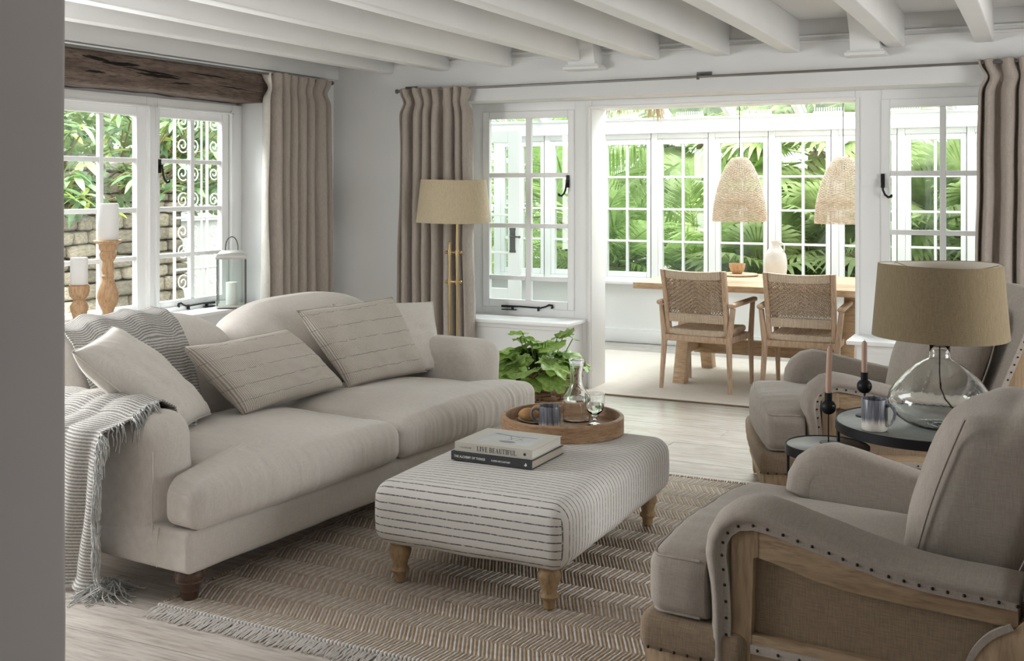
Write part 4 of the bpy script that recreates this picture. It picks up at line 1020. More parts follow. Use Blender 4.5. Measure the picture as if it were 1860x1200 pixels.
part('sketched_bowl', prism([(0.185 + 0.035 * math.cos(a), 0.085 + 0.016 * math.sin(a)) for a in [2 * PI * k / 16 for k in range(16)]], HT, HT + 0.0003, 'z'), INKG, c2, smooth=False)

# ---------------------------------------------------------------- armchairs
nail_me = mesh('nail_head', lathe([(0.0046, -0.001), (0.0042, 0.0012), (0.0025, 0.003), (1e-4, 0.0036)], 8), NAIL)
AW = 0.86
# profile points in chair coordinates: x back from the arm front, z up
NL = [(0.045, 0.12), (0.044, 0.16), (0.044, 0.205), (0.043, 0.25), (0.042, 0.290), (0.042, 0.334), (0.041, 0.377), (0.038, 0.420), (0.034, 0.460), (0.030, 0.497), (0.033, 0.531), (0.046, 0.558), (0.075, 0.580), (0.115, 0.588), (0.153, 0.584), (0.194, 0.577), (0.232, 0.568), (0.269, 0.560), (0.311, 0.551), (0.346, 0.542), (0.381, 0.534), (0.415, 0.528), (0.456, 0.519), (0.492, 0.515), (0.527, 0.511), (0.558, 0.509), (0.592, 0.507), (0.629, 0.506), (0.667, 0.506), (0.704, 0.505), (0.744, 0.503)]
def armchair(label, loc, rz):
    t = thing('armchair', label, 'armchair', loc, rz, group='linen armchairs with wood frames')
    # arm outline (outside edge of the pad) follows the nail line
    for side in (0, 1):
        def Y(a): return a if side == 0 else AW - a
        y0, y1 = 0.012, 0.135
        # upholstered pad swept along the nail line
        k = len(NL); V = []; F = []
        secs = []
        for i, p in enumerate(NL):
            a = NL[max(0, i - 1)]; b = NL[min(k - 1, i + 1)]; tx, tz = b[0] - a[0], b[1] - a[1]; l = math.hypot(tx, tz)
            nx, nz_ = -tz / l, tx / l                       # outward normal of the pad (left of travel: up the front, back along the top)
            th = 0.052 + 0.006 * smst(0.3, 0.55, p[1]) * (1 - smst(0.05, 0.3, p[0])) - 0.004 * smst(0.3, 0.74, p[0])
            pl_ = 0.0022 * math.sin(i * 5.0) if 8 <= i <= 13 else 0
            ring = []
            for (f, yy) in ((-0.010, y0 + 0.006), (0.000, y0 - 0.003), (0.010, y0 - 0.008), (0.35 * th, y0 - 0.016), (0.65 * th, y0 - 0.010), (0.88 * th, y0 + 0.012), (th, y0 + 0.04), (th + 0.003, (y0 + y1) / 2 + 0.01), (th, y1 - 0.02), (0.85 * th, y1 + 0.002), (0.5 * th, y1 + 0.014), (-0.02, y1 + 0.016), (-0.06, y1 + 0.010)):
                g = f + (pl_ if f > 0.02 else 0)
                ring.append((p[0] + nx * g, Y(yy), p[1] + nz_ * g))
            secs.append(ring)
        m = len(secs[0])
        for r in secs: V += r
        for i in range(k - 1):
            for j in range(m - 1): F.append((i * m + j, i * m + j + 1, (i + 1) * m + j + 1, (i + 1) * m + j))
            F.append((i * m + m - 1, i * m, (i + 1) * m, (i + 1) * m + m - 1))
        F += [tuple(range(m)), tuple((k - 1) * m + j for j in range(m))]
        part('arm_pad', (V, F), CHAIRF, t, angle=180)
        # inner upholstered panel of the arm
        part('arm_lining', prism([(p[0] + 0.004, p[1]) for p in NL[3:]] + [(0.80, 0.2), (0.05, 0.2)], Y(0.08), Y(0.150)), CHAIRF, t)
        # gimp band under the nails
        gb = part('gimp_band', ribbon(NL, -0.012, 0.010, Y(0.006), Y(0.014)), CHAIRF, t, angle=60)
        # wooden side frame: front post, top rail, bottom rail
        post = prism([(0.052, 0.03), (0.052, 0.545), (0.075, 0.572), (0.125, 0.577), (0.125, 0.505), (0.113, 0.50), (0.098, 0.03)], Y(0.016), Y(0.075))
        part('front_post', post, MANGO, t, bev=0.002)
        up = [(p[0], p[1] - 0.010) for p in NL[13:]]; lo = [(0.744, 0.447), (0.60, 0.450), (0.50, 0.452), (0.43, 0.455), (0.35, 0.459), (0.263, 0.472), (0.182, 0.492), (0.113, 0.505)]
        part('top_rail', prism(up + lo, Y(0.018), Y(0.072)), MANGOX, t, bev=0.002)
        part('bottom_rail', box(0.09, 0.62, min(Y(0.018), Y(0.072)), max(Y(0.018), Y(0.072)), 0.205, 0.300), MANGOX, t, bev=0.003)
        part('burlap_panel', box(0.10, 0.74, min(Y(0.040), Y(0.052)), max(Y(0.040), Y(0.052)), 0.27, 0.50), BURLAP, t)
        gb2 = part('gimp_band', box(0.105, 0.60, min(Y(0.010), Y(0.022)), max(Y(0.010), Y(0.022)), 0.252, 0.276), CHAIRF, t, bev=0.003)
        for (nx_, nz_) in NL[1:]: ob('nail_head', nail_me, gb, (nx_, Y(0.006), nz_), (PI / 2 if side == 0 else -PI / 2, 0, 0))
        for i in range(9): ob('nail_head', nail_me, gb2, (0.125 + 0.055 * i, Y(0.010), 0.264), (PI / 2 if side == 0 else -PI / 2, 0, 0))
        # back upright with nails
        cur = [(0.600, 0.10), (0.612, 0.20), (0.625, 0.29), (0.648, 0.365), (0.685, 0.415), (0.735, 0.446)]
        upr = prism([(0.595, 0.03)] + cur + [(0.76, 0.47), (0.78, 0.51), (0.86, 0.72), (0.955, 0.975), (1.035, 0.955), (0.94, 0.68), (0.885, 0.45), (0.85, 0.03)], Y(0.014), Y(0.070))
        cs = [(cur[i][0] * (1 - f) + cur[i + 1][0] * f, cur[i][1] * (1 - f) + cur[i + 1][1] * f) for i in range(5) for f in (0, .25, .5, .75)] + [cur[-1]]
        for _ in range(3): cs = [cs[0]] + [((cs[i - 1][0] + cs[i][0] * 2 + cs[i + 1][0]) / 4, (cs[i - 1][1] + cs[i][1] * 2 + cs[i + 1][1]) / 4) for i in range(1, len(cs) - 1)] + [cs[-1]]
        part('gimp_band', ribbon(cs, -0.002, 0.013, Y(0.012), Y(0.03)), CHAIRF, t)
        part('back_upright', upr, MANGO, t, bev=0.003)
        bl = [(0.768 + 0.185 * i / 14, 0.515 + 0.455 * i / 14) for i in range(15)]
        gb3 = part('gimp_band', ribbon(bl, -0.010, 0.014, Y(0.004), Y(0.014)), CHAIRF, t)
        for p in bl: ob('nail_head', nail_me, gb3, (p[0], Y(0.004), p[1]), (PI / 2 if side == 0 else -PI / 2, 0, 0))
        for i in range(3): ob('nail_head', nail_me, gb3, (0.965 + 0.025 * i, Y(0.004), 0.968 - 0.006 * i), (PI / 2 if side == 0 else -PI / 2, 0, 0))
    # seat base: burlap roll over a wooden rail
    def bf(p, tt, n): return (p[0] - 0.012 * (1 - tt[1] ** 2) * (1 if tt[0] < 0 else 0) + 0.004 * fb(p[1] * 9, p[2] * 9, 1.0), p[1], p[2] + 0.003 * fb(p[1] * 12, p[0] * 9, 3.0))
    fro = part('front_roll', soft(-0.215, 0.10, 0.0, AW, 0.195, 0.300, 0.035, (8, 30, 4), fn=bf, m=4), BURLAP, t)
    part('seat_deck', soft(0.0, 0.80, 0.08, AW - 0.08, 0.18, 0.33, 0.02, (6, 8, 2)), BURLAP, t)
    part('front_rail', box(-0.195, 0.06, 0.012, AW - 0.012, 0.105, 0.205), MANGO, t, bev=0.004)
    for i in range(6):
        for sd in (0, 1): ob('nail_head', nail_me, fro, (-0.18 + 0.038 * i, 0.0 if sd == 0 else AW, 0.212), (PI / 2 if sd == 0 else -PI / 2, 0, 0))
    for i in range(19): ob('nail_head', nail_me, fro, (-0.208, 0.03 + 0.0445 * i, 0.208), (0, -PI / 2, 0))
    lg = mesh('leg', prism([(-0.03, 0), (0.03, 0), (0.036, 0.12), (-0.036, 0.12)], -0.03, 0.03), MANGO, bev=0.003)
    for (lx, ly) in ((-0.15, 0.05), (-0.15, AW - 0.05)): ob('leg', lg, t, (lx, ly, 0.012), (0, 0, 0), (1, 1, 0.95))
    for (lx, ly) in ((0.745, 0.045), (0.745, AW - 0.045)): ob('leg', lg, t, (lx, ly, 0.0))
    # T-shaped seat cushion with piping
    def cf(p, tt, n):
        x, y, z = p; c = AW / 2; w = 1 - 0.34 * smst(-0.03, 0.03, x)
        y = c + (y - c) * w
        if tt[2] > 0: z += 0.040 * (1 - tt[1] ** 4) * (1 - min(1, abs((x - 0.22) / 0.52)) ** 2.4)
        x -= 0.025 * (1 - tt[1] ** 2) * smst(0.1, -0.15, x)
        g = fb(y * 22, x * 3, 4.0)
        z += (0.005 * fb(x * 4, y * 4, 6.0) + 0.0035 * g * smst(0.12, -0.1, x)) * (1 if tt[2] > 0 else 0.3)
        return (x, y, z)
    scu = part('seat_cushion', soft(-0.185, 0.68, 0.004, AW - 0.004, 0.302, 0.470, 0.045, (26, 36, 6), puff=(0.012, 0.006, 0), fn=cf, m=4), CHAIRF, t)
    def cpt(x, y, zt): return cf((x, y, zt), (0, (y - AW / 2) / (AW / 2), 0.5), (0, 0, 1))
    ins = 0.0150
    for zt, sg in ((0.459, 0.5), (0.313, -0.5)):
        pts = [(-0.035, 0.004 + ins), (-0.10, 0.004 + ins), (-0.155, 0.006 + ins), (-0.168, 0.018 + ins), (-0.171, 0.045 + ins)] + [(-0.171, 0.06 + (AW - 0.12) * i / 12) for i in range(1, 12)] + [(-0.171, AW - 0.045 - ins), (-0.168, AW - 0.018 - ins), (-0.155, AW - 0.006 - ins), (-0.10, AW - 0.004 - ins), (-0.035, AW - 0.004 - ins)]
        part('piping', tube([cf((x, y, zt), (-0.9, (y - AW / 2) / (AW / 2), sg), (0, 0, 1)) for (x, y) in pts], 0.0045, 6), CHAIRF, scu)
    # loose back cushion
    def kf(p, tt, n):
        x, y, z = p; tz = (z - 0.42) / 0.50
        x += 0.155 * tz - 0.06 * (1 - tt[1] ** 2) * (1 - tt[2] ** 2) * (1 if n[0] < -0.2 else 0.2)
        z += 0.035 * (1 - tt[1] ** 2) * max(0, tt[2]) - 0.02 * max(0, tt[2]) * smst(0.2, -0.2, tt[0])
        s = 1 - 0.05 * max(0, tz) * (1 - abs(tt[1]))
        c = 0.010 * fb(y * 5, z * 4 + x * 4, 5.0) + 0.006 * fb(y * 3, (z + x) * 22, 2.0) * max(0, tt[2])
        return (x + n[0] * c, y + n[1] * c * 0.5, z + n[2] * c)
    bcu = part('back_cushion', soft(0.425, 0.72, 0.158, AW - 0.158, 0.435, 0.900, 0.075, (8, 22, 18), fn=kf, m=5), CHAIRF, t)
    for (xs, yy) in ((0.46, 0.166), (0.685, 0.166)):
        P = []
        for i in range(13):
            tz = i / 12; z = 0.47 + 0.42 * tz; P.append((xs + 0.155 * ((z - 0.42) / 0.5) + (0.02 * math.sin(PI * tz) if xs > 0.6 else -0.012 * math.sin(PI * tz)), yy - 0.006, z))
        part('piping', tube(P, 0.0035, 6), CHAIRF, bcu)
    # upholstered back
    def rf(p, tt, n):
        x, y, z = p; x += (z - 0.45) * 0.37
        z += 0.03 * (1 - tt[1] ** 2) * max(0, tt[2])
        return (x, y, z)
    part('back_panel', soft(0.752, 0.838, 0.030, AW - 0.030, 0.32, 0.985, 0.040, (4, 14, 12), fn=rf, m=4), CHAIRF, t)
    return t
armchair('greige linen armchair with exposed wood frame in the front corner nearest the camera', (-0.800, 2.852, 0), math.radians(-5.5))
armchair('greige linen armchair with exposed wood frame behind the glass table lamp', (-0.925, 4.885, 0), math.radians(18.0))

# ---------------------------------------------------------------- side tables
def side_table(label, c, r, h):
    t = thing('side_table', label, 'table', (c[0], c[1], 0), group='round side tables between the armchairs')
    part('top', lathe([(1e-4, h - 0.012), (r - 0.006, h - 0.012), (r - 0.006, h - 0.001), (r - 0.008, h), (1e-4, h)], 56), TOPM, t, 'grey metal table top')
    part('rim', lathe([(r - 0.0065, h - 0.034), (r, h - 0.034), (r, h + 0.001), (r - 0.003, h + 0.003), (r - 0.0065, h + 0.001)], 56, closed=True), BLACK, t)
    lm = mesh('leg', tube([(0, 0, 0), (0, 0, h - 0.012)], 0.006, 8), BLACK)
    for k in range(3):
        a = 2 * PI * k / 3 + math.radians(195); ob('leg', lm, t, ((r - 0.012) * math.cos(a), (r - 0.012) * math.sin(a), 0))
    part('base_ring', tube([((r - 0.012) * math.cos(2 * PI * i / 40), (r - 0.012) * math.sin(2 * PI * i / 40), 0.006) for i in range(40)], 0.006, 6, closed=True), BLACK, t)
    return t
side_table('larger round black rimmed side table carrying the glass lamp', (-0.415, 4.555), 0.345, 0.55)
side_table('smaller round black rimmed side table tucked beside the near armchair', (-0.765, 4.385), 0.16, 0.465)
def candlestick(label, loc, hb, hc, r, lean=0.0):
    t = thing('candle_holder', label, 'candle holder', loc, group='black ball candle holders')
    part('base_disc', lathe([(1e-4, 0), (0.034, 0), (0.034, 0.003), (0.004, 0.005), (1e-4, 0.005)], 24), BLACK, t)
    part('stem', tube([(0, 0, 0.003), (0, 0, hb - 0.02)], 0.0028, 8), BLACK, t)
    part('ball', sphere(0.0295, 20, 14, (0, 0, hb)), BLACK, t)
    part('cup', lathe([(0.014, hb + 0.024), (0.0145, hb + 0.056), (0.012, hb + 0.056), (0.011, hb + 0.03)], 20), BLACK, t)
    c = thing('taper_candle', 'pink taper candle in the ' + label.split('black ')[1], 'candle', (loc[0], loc[1], loc[2] + hb + 0.031), group='pink taper candles')
    wx = part('wax', tube([(lean * (z / hc) ** 2, 0, z) for z in [hc * i / 10 for i in range(10)]] + [(lean, 0, hc - 0.006), (lean, 0, hc)], [0.0108] * 10 + [0.0095, 0.004], 14), WAXP, c)
    part('wick', tube([(lean, 0, hc - 0.002), (lean + 0.001, 0, hc + 0.006)], 0.0009, 5), CRACK, wx)
candlestick('tall slim black ball candle holder on the smaller side table', (-0.765, 4.41, 0.468), 0.140, 0.205, 0, 0.006)
candlestick('tall slim black ball candle holder behind the mug on the larger table', (-0.655, 4.585, 0.5515), 0.118, 0.150, 0)
mug('mug', 'cream mug with dark dipped glaze beside the glass lamp', (-0.582, 4.335, 0.5515), math.radians(-20), 0.048, 0.118, MUGB)
# ---------------------------------------------------------------- glass table lamp
lamp = thing('table_lamp', 'clear bulbous glass table lamp with olive linen shade on the side table', 'lamp', (-0.365, 4.49, 0.5515))
def gl(p, dz=0):
    x, y, z = p; a = math.atan2(y, x); k = smst(0.0, 0.12, z) * smst(0.26, 0.16, z)
    s = 1 + k * (0.035 * math.cos(a - 2.4) + 0.02 * math.cos(2 * a + 0.6)); return (x * s, y * s, z + 0.008 * k * math.sin(a + 1.0))
go = [(1e-4, 0.004), (0.060, 0.0), (0.092, 0.004), (0.130, 0.020), (0.163, 0.048), (0.182, 0.082), (0.185, 0.108), (0.175, 0.138), (0.151, 0.172), (0.120, 0.206), (0.086, 0.236), (0.058, 0.254), (0.043, 0.262), (0.039, 0.270), (0.038, 0.284), (0.037, 0.335)]
gi = [(0.0335, 0.335), (0.0345, 0.284), (0.0355, 0.268), (0.041, 0.258), (0.056, 0.250), (0.084, 0.232), (0.1175, 0.2025), (0.148, 0.169), (0.1715, 0.136), (0.181, 0.108), (0.178, 0.084), (0.159, 0.051), (0.126, 0.024), (0.088, 0.009), (0.055, 0.006), (1e-4, 0.010)]
part('glass_base', xf(lathe(go + gi, 56), gl), LAMPG, lamp, angle=180)
part('flex', tube([(0, 0, 0.36), (0, 0, 0.20), (0.004, -0.002, 0.15), (0.02, -0.005, 0.11), (0.05, -0.01, 0.075), (0.09, -0.012, 0.045), (0.118, -0.014, 0.034)], 0.0032, 6), CORD, lamp)
part('lamp_holder', lathe([(0.0, 0.3355), (0.039, 0.3355), (0.039, 0.343), (0.016, 0.347), (0.016, 0.40), (0.0, 0.40)][1:5], 24), BRASS, lamp)
part('bulb', sphere(0.03, 16, 10, (0, 0, 0.43)), WAX, lamp)
def shade(parent, rb, rt, z0, z1, mat, ring):
    th = 0.003; n = 64
    def wv(p):
        a = math.atan2(p[1], p[0]); s = 1 + 0.004 * math.sin(3 * a + 0.5); return (p[0] * s, p[1] * s, p[2] + 0.003 * math.sin(2 * a))
    prof = [(rb + (rt - rb) * i / 6, z0 + (z1 - z0) * i / 6) for i in range(7)]
    ls = part('lamp_shade', xf(lathe(prof + [(rt - th, z1), (rb - th, z0)], n, closed=True), wv), mat, parent)
    part('shade_lining', xf(lathe([(rb - 0.004, z0 + 0.002), (rb - 0.0048, z0 + 0.002), (rt - 0.0048, z1 - 0.002), (rt - 0.004, z1 - 0.002)], n, closed=True), wv), SHADEIN, ls)
    sp = [tube([(0.014 * math.cos(a), 0.014 * math.sin(a), z1 - ring), (rt * 0.985 * math.cos(a), rt * 0.985 * math.sin(a), z1 - 0.006)], 0.0016, 5) for a in (0.4, 0.4 + 2 * PI / 3, 0.4 + 4 * PI / 3)]
    part('shade_carrier', join(*sp, tube([(0.015 * math.cos(2 * PI * i / 16), 0.015 * math.sin(2 * PI * i / 16), z1 - ring) for i in range(16)], 0.002, 5, closed=True)), BRASS, ls)
shade(lamp, 0.248, 0.225, 0.345, 0.622, SHADE, 0.05)
# ---------------------------------------------------------------- brass floor lamp
fl = thing('floor_lamp', 'brass twin pole floor lamp with olive linen drum shade behind the sofa', 'lamp', (-3.79, 6.86, 0))
part('foot', lathe([(1e-4, 0), (0.14, 0), (0.14, 0.012), (0.125, 0.02), (1e-4, 0.022)], 40), BRASS, fl)
for dx, h in ((-0.032, 1.06), (0.030, 1.26)): part('pole', tube([(dx, 0, 0.015), (dx, 0, h)], 0.0085, 12), BRASS, fl)
for z in (1.0, 0.79):
    part('clamp', join(tube([(-0.05, 0, z), (0.05, 0, z)], 0.008, 8), tube([(-0.032, 0, z - 0.018), (-0.032, 0, z + 0.018)], 0.0145, 12), tube([(0.030, 0, z - 0.018), (0.030, 0, z + 0.018)], 0.0145, 12), sphere(0.012, 8, 6, (0.058, 0, z)), sphere(0.012, 8, 6, (-0.058, 0, z))), BRASS, fl)
part('pole_cap', join(sphere(0.012, 10, 6, (-0.032, 0, 1.065)), lathe([(0.008, 1.24), (0.018, 1.25), (0.018, 1.31), (0.010, 1.315)], 16)), BRASS, fl)
part('bulb', sphere(0.03, 12, 8, (0.0, 0, 1.36)), WAX, fl)
shade(fl, 0.268, 0.232, 1.212, 1.515, fabric('floor_shade_linen', (0.50, 0.415, 0.285), 0.03, 450, 0.3, 0.12), 0.05)
# ---------------------------------------------------------------- window sill: candles and lantern
def pillar(label_h, label_c, loc, prof, rc, hc):
    t = thing('candlestick', label_h, 'candle holder', loc, group='pine candlesticks on the window sill')
    part('turned_column', lathe([(1e-4, 0)] + prof + [(1e-4, prof[-1][1])], 32), CANDW, t)
    c = thing('pillar_candle', label_c, 'candle', (loc[0], loc[1], loc[2] + prof[-1][1] + 0.0005), group='white pillar candles')
    wx = part('wax', lathe([(1e-4, 0), (rc - 0.002, 0), (rc, 0.003), (rc, hc - 0.004), (rc - 0.003, hc), (rc * .6, hc - 0.003), (1e-4, hc - 0.005)], 36), WAX, c)
    part('wick', tube([(0, 0, hc - 0.008), (0.001, 0, hc + 0.006)], 0.0012, 5), CRACK, wx)
SZ = 0.6405
pillar('tall turned pine candlestick on the garden window sill', 'large white pillar candle on the tall pine candlestick', (-5.0 + 0.02, 4.805, SZ),
       [(0.075, 0.0), (0.075, 0.018), (0.060, 0.028), (0.052, 0.045), (0.034, 0.060), (0.036, 0.075), (0.030, 0.082), (0.034, 0.10), (0.052, 0.135), (0.062, 0.175), (0.060, 0.20), (0.044, 0.25), (0.030, 0.285), (0.038, 0.300), (0.030, 0.312), (0.036, 0.33), (0.033, 0.37), (0.030, 0.385), (0.046, 0.410), (0.050, 0.430), (0.040, 0.445), (0.052, 0.460), (0.052, 0.485), (0.080, 0.500), (0.082, 0.508), (0.078, 0.512)], 0.060, 0.215)
pillar('short turned pine candlestick on the garden window sill', 'small white pillar candle on the short pine candlestick', (-5.0 + 0.02, 4.59, SZ),
       [(0.062, 0.0), (0.062, 0.015), (0.044, 0.03), (0.030, 0.05), (0.034, 0.08), (0.048, 0.12), (0.050, 0.145), (0.036, 0.17), (0.030, 0.18), (0.050, 0.20), (0.056, 0.225), (0.058, 0.255), (0.052, 0.262), (0.056, 0.266)], 0.048, 0.155)
lan = thing('lantern', 'zinc and glass candle lantern on the garden window sill', 'lantern', (-5.02, 5.95, SZ), math.radians(38))
hl = 0.092; HL = 0.335
part('base_tray', join(box(-hl - 0.008, hl + 0.008, -hl - 0.008, hl + 0.008, 0.008, 0.020), *[sphere(0.009, 8, 5, (sx * hl, sy * hl, 0.009)) for sx in (-1, 1) for sy in (-1, 1)]), ZINC, lan)
pst = mesh('corner_post', box(-0.004, 0.004, -0.004, 0.004, 0.02, HL), PEWTER, smooth=False)
for sx in (-1, 1):
    for sy in (-1, 1): ob('corner_post', pst, lan, (sx * hl, sy * hl, 0))
gp = mesh('pane', box(-hl + 0.004, hl - 0.004, -0.0015, 0.0015, 0.022, HL - 0.002), PANE, smooth=False)
for k in range(4): ob('pane', gp, lan, (hl * math.sin(k * PI / 2), -hl * math.cos(k * PI / 2), 0), (0, 0, k * PI / 2))
def sq(s, z): return [(-s, -s, z), (s, -s, z), (s, s, z), (-s, s, z)]
V = []; F = []
lv = [(hl + 0.010, HL), (hl + 0.010, HL + 0.012), (hl + 0.002, HL + 0.03), (hl * 0.86, HL + 0.046), (hl * 0.62, HL + 0.054), (hl * 0.45, HL + 0.056)]
for s, z in lv: V += sq(s, z)
for i in range(len(lv) - 1):
    for j in range(4): F.append((i * 4 + j, i * 4 + (j + 1) % 4, i * 4 + 4 + (j + 1) % 4, i * 4 + 4 + j))
F += [(3, 2, 1, 0), tuple((len(lv) - 1) * 4 + j for j in range(4))]
part('roof', (V, F), ZINC, lan, angle=30)
part('handle', tube([(0.042 * math.cos(a), 0, HL + 0.054 + 0.095 * math.sin(a) ** 0.8 if math.sin(a) > 0 else HL + 0.054) for a in [PI * k / 16 for k in range(17)]], 0.004, 8), PEWTER, lan)
lc = thing('pillar_candle', 'white pillar candle inside the zinc lantern', 'candle', (-5.02, 5.95, SZ + 0.0205), group='white pillar candles')
part('wax', lathe([(1e-4, 0), (0.040, 0), (0.040, 0.15), (0.037, 0.153), (1e-4, 0.149)], 30), WAX, lc)

# ---------------------------------------------------------------- basket with leafy plant
BX, BY = -2.63, 5.84
bas = thing('wicker_basket', 'brown willow basket holding the leafy plant beyond the sofa', 'basket', (BX, BY, 0))
NS = 20; Hb = 0.40
def br_(z): return 0.165 + 0.05 * (z / Hb)
wv = []
nr = 17
for k in range(nr):
    z = 0.014 + (Hb - 0.02) * k / (nr - 1); r0 = br_(z)
    pts = []
    for i in range(NS * 4):
        a = 2 * PI * i / (NS * 4); s = math.cos(NS / 2 * a * 1.0 + (PI if k % 2 else 0))
        pts.append(((r0 + 0.011 * s) * math.cos(a), (r0 + 0.011 * s) * math.sin(a), z + 0.004 * fb(a * 3, k * 1.7, 0)))
    part('willow_row', tube(pts, 0.0115, 6, closed=True), WICKER, bas)
stk = mesh('willow_stake', tube([(0.165, 0, 0.0), (0.167 + 0.05, 0, Hb + 0.01)], 0.0055, 6), WICKER)
for k in range(NS): ob('willow_stake', stk, bas, (0, 0, 0), (0, 0, 2 * PI * k / NS))
br = []
for ph in (0, 1, 2):
    br.append(tube([((br_(Hb) + 0.012 * math.cos(14 * a + ph * 2.1)) * math.cos(a), (br_(Hb) + 0.012 * math.cos(14 * a + ph * 2.1)) * math.sin(a), Hb + 0.012 + 0.012 * math.sin(14 * a + ph * 2.1)) for a in [2 * PI * i / 112 for i in range(112)]], 0.009, 5, closed=True))
part('braided_rim', join(*br), WICKER, bas)
part('handle', tube([(0.05 * math.cos(a) * 0 + 0.222 + 0.012 * math.sin(a), 0.07 * math.cos(a), Hb + 0.01 + 0.07 * math.sin(a)) for a in [PI * k / 12 for k in range(13)]], 0.012, 7), WICKER, bas)
part('basket_base', lathe([(1e-4, 0.002), (0.16, 0.002), (0.16, 0.02), (1e-4, 0.02)], 24), WICKER, bas)
plant = thing('leafy_plant', 'bright green broad leaved house plant in the willow basket', 'plant', (BX - 0.02, BY, 0.325))
part('soil', lathe([(1e-4, 0.0), (0.185, 0.0), (0.185, 0.02), (1e-4, 0.03)], 24), SOIL, plant)
def crinkle_leaf(seed, s):
    # heart shaped, toothed, puckered leaf; stalk end at origin, blade along +x
    n = 36; rings = 5; V = [(0.0, 0.0, 0.0)]; F = []
    def edge(a):
        b = abs(a) / PI
        r = 0.55 + 0.45 * math.cos(a / 2) ** 1.2
        r *= 1 + 0.10 * math.sin(a * 7 + seed) + 0.05 * math.sin(a * 21 + seed)
        r *= 1 - 0.35 * smst(0.86, 1.0, b)
        return r
    for k in range(1, rings + 1):
        f = k / rings
        for i in range(n):
            a = -PI + 2 * PI * i / n; r = edge(a) * f
            x = r * math.cos(a) * 0.62 + 0.38 * f * 0 + 0.10 * f; y = r * math.sin(a) * 0.60
            z = 0.10 * abs(y) - 0.28 * (x * x) * (1 if x > 0 else 0.4) - 0.22 * y * y + 0.045 * math.sin(a * 7 + seed * 2) * f * f + 0.03 * fb(x * 5, y * 5, seed)
            V.append((x * s, y * s, z * s))
    for i in range(n): F.append((0, 1 + i, 1 + (i + 1) % n))
    for k in range(rings - 1):
        for i in range(n): F.append((1 + k * n + i, 1 + (k + 1) * n + i, 1 + (k + 1) * n + (i + 1) % n, 1 + k * n + (i + 1) % n))
    return V, F
lvs = []
for k in range(5):
    me = mesh('leaf', crinkle_leaf(k * 2.3, 1.0), LEAFP, angle=180); lvs.append(me)
rr = random.Random(15)
stems = []
for k in range(46):
    a = rr.uniform(0, 2 * PI); q = rr.random() ** 0.6
    reach = 0.05 + 0.19 * q; h = 0.09 + 0.15 * (1 - q * 0.85) * rr.uniform(0.5, 1.05)
    if q > 0.86: h = rr.uniform(0.06, 0.14); reach = rr.uniform(0.19, 0.25)
    p = Vector((reach * math.cos(a), reach * math.sin(a), h))
    o = ob('leaf', lvs[k % 5], plant, p)
    tilt = rr.uniform(-0.35, 0.35) + 0.40 * q
    o.rotation_euler = (rr.uniform(-0.35, 0.35), tilt, a + rr.uniform(-0.4, 0.4)); sz = rr.uniform(0.13, 0.19) * (1.15 if q > 0.6 else 0.9); o.scale = (sz, sz, sz)
    stems.append(tube([(0.3 * p.x, 0.3 * p.y, 0.01), (0.6 * p.x, 0.6 * p.y, 0.6 * h + 0.03), tuple(p)], 0.0028, 5))
for k, (dx, dy, h, sz) in enumerate(((-0.10, -0.03, 0.29, 0.12), (-0.13, 0.0, 0.25, 0.13), (-0.04, -0.05, 0.25, 0.12), (0.13, 0.06, 0.30, 0.12), (0.10, 0.02, 0.27, 0.13), (0.17, 0.09, 0.26, 0.12), (0.02, 0.03, 0.23, 0.12))):
    o = ob('leaf', lvs[k % 5], plant, (dx, dy, h)); o.rotation_euler = (rr.uniform(-0.4, 0.4), rr.uniform(-0.5, 0.3), rr.uniform(0, 6.3)); o.scale = (sz,) * 3
    stems.append(tube([(0.3 * dx, 0.3 * dy, 0.01), (0.7 * dx, 0.7 * dy, 0.6 * h), (dx, dy, h)], 0.003, 5))
part('stems', join(*stems), pm('green_stem', (0.16, 0.22, 0.07), 0.6), plant)

# ---------------------------------------------------------------- dining table and chairs
dt = thing('dining_table', 'long oak trestle dining table in the conservatory', 'table', (-1.85, 8.31, 0))
for k in range(5):
    y0 = -0.59 + 0.236 * k
    part('top_plank', box(-0.90, 0.90, y0 + 0.001, y0 + 0.235, 0.715, 0.760), TABLEW, dt, bev=0.003)
for sx in (-0.60, 0.60):
    for sy in (-1, 1):
        part('leg', prism([(sy * 0.385 - 0.055, 0.010), (sy * 0.385 + 0.055, 0.010), (sy * 0.15 + 0.055, 0.715), (sy * 0.15 - 0.055, 0.715)], sx - 0.045, sx + 0.045, 'x'), TABLEW, dt, bev=0.003)
    part('trestle_rail', box(sx - 0.04, sx + 0.04, -0.30, 0.30, 0.22, 0.31), TABLEW, dt, bev=0.003)
part('stretcher', box(-0.60, 0.60, -0.035, 0.035, 0.19, 0.30), TABLEW, dt, bev=0.003)
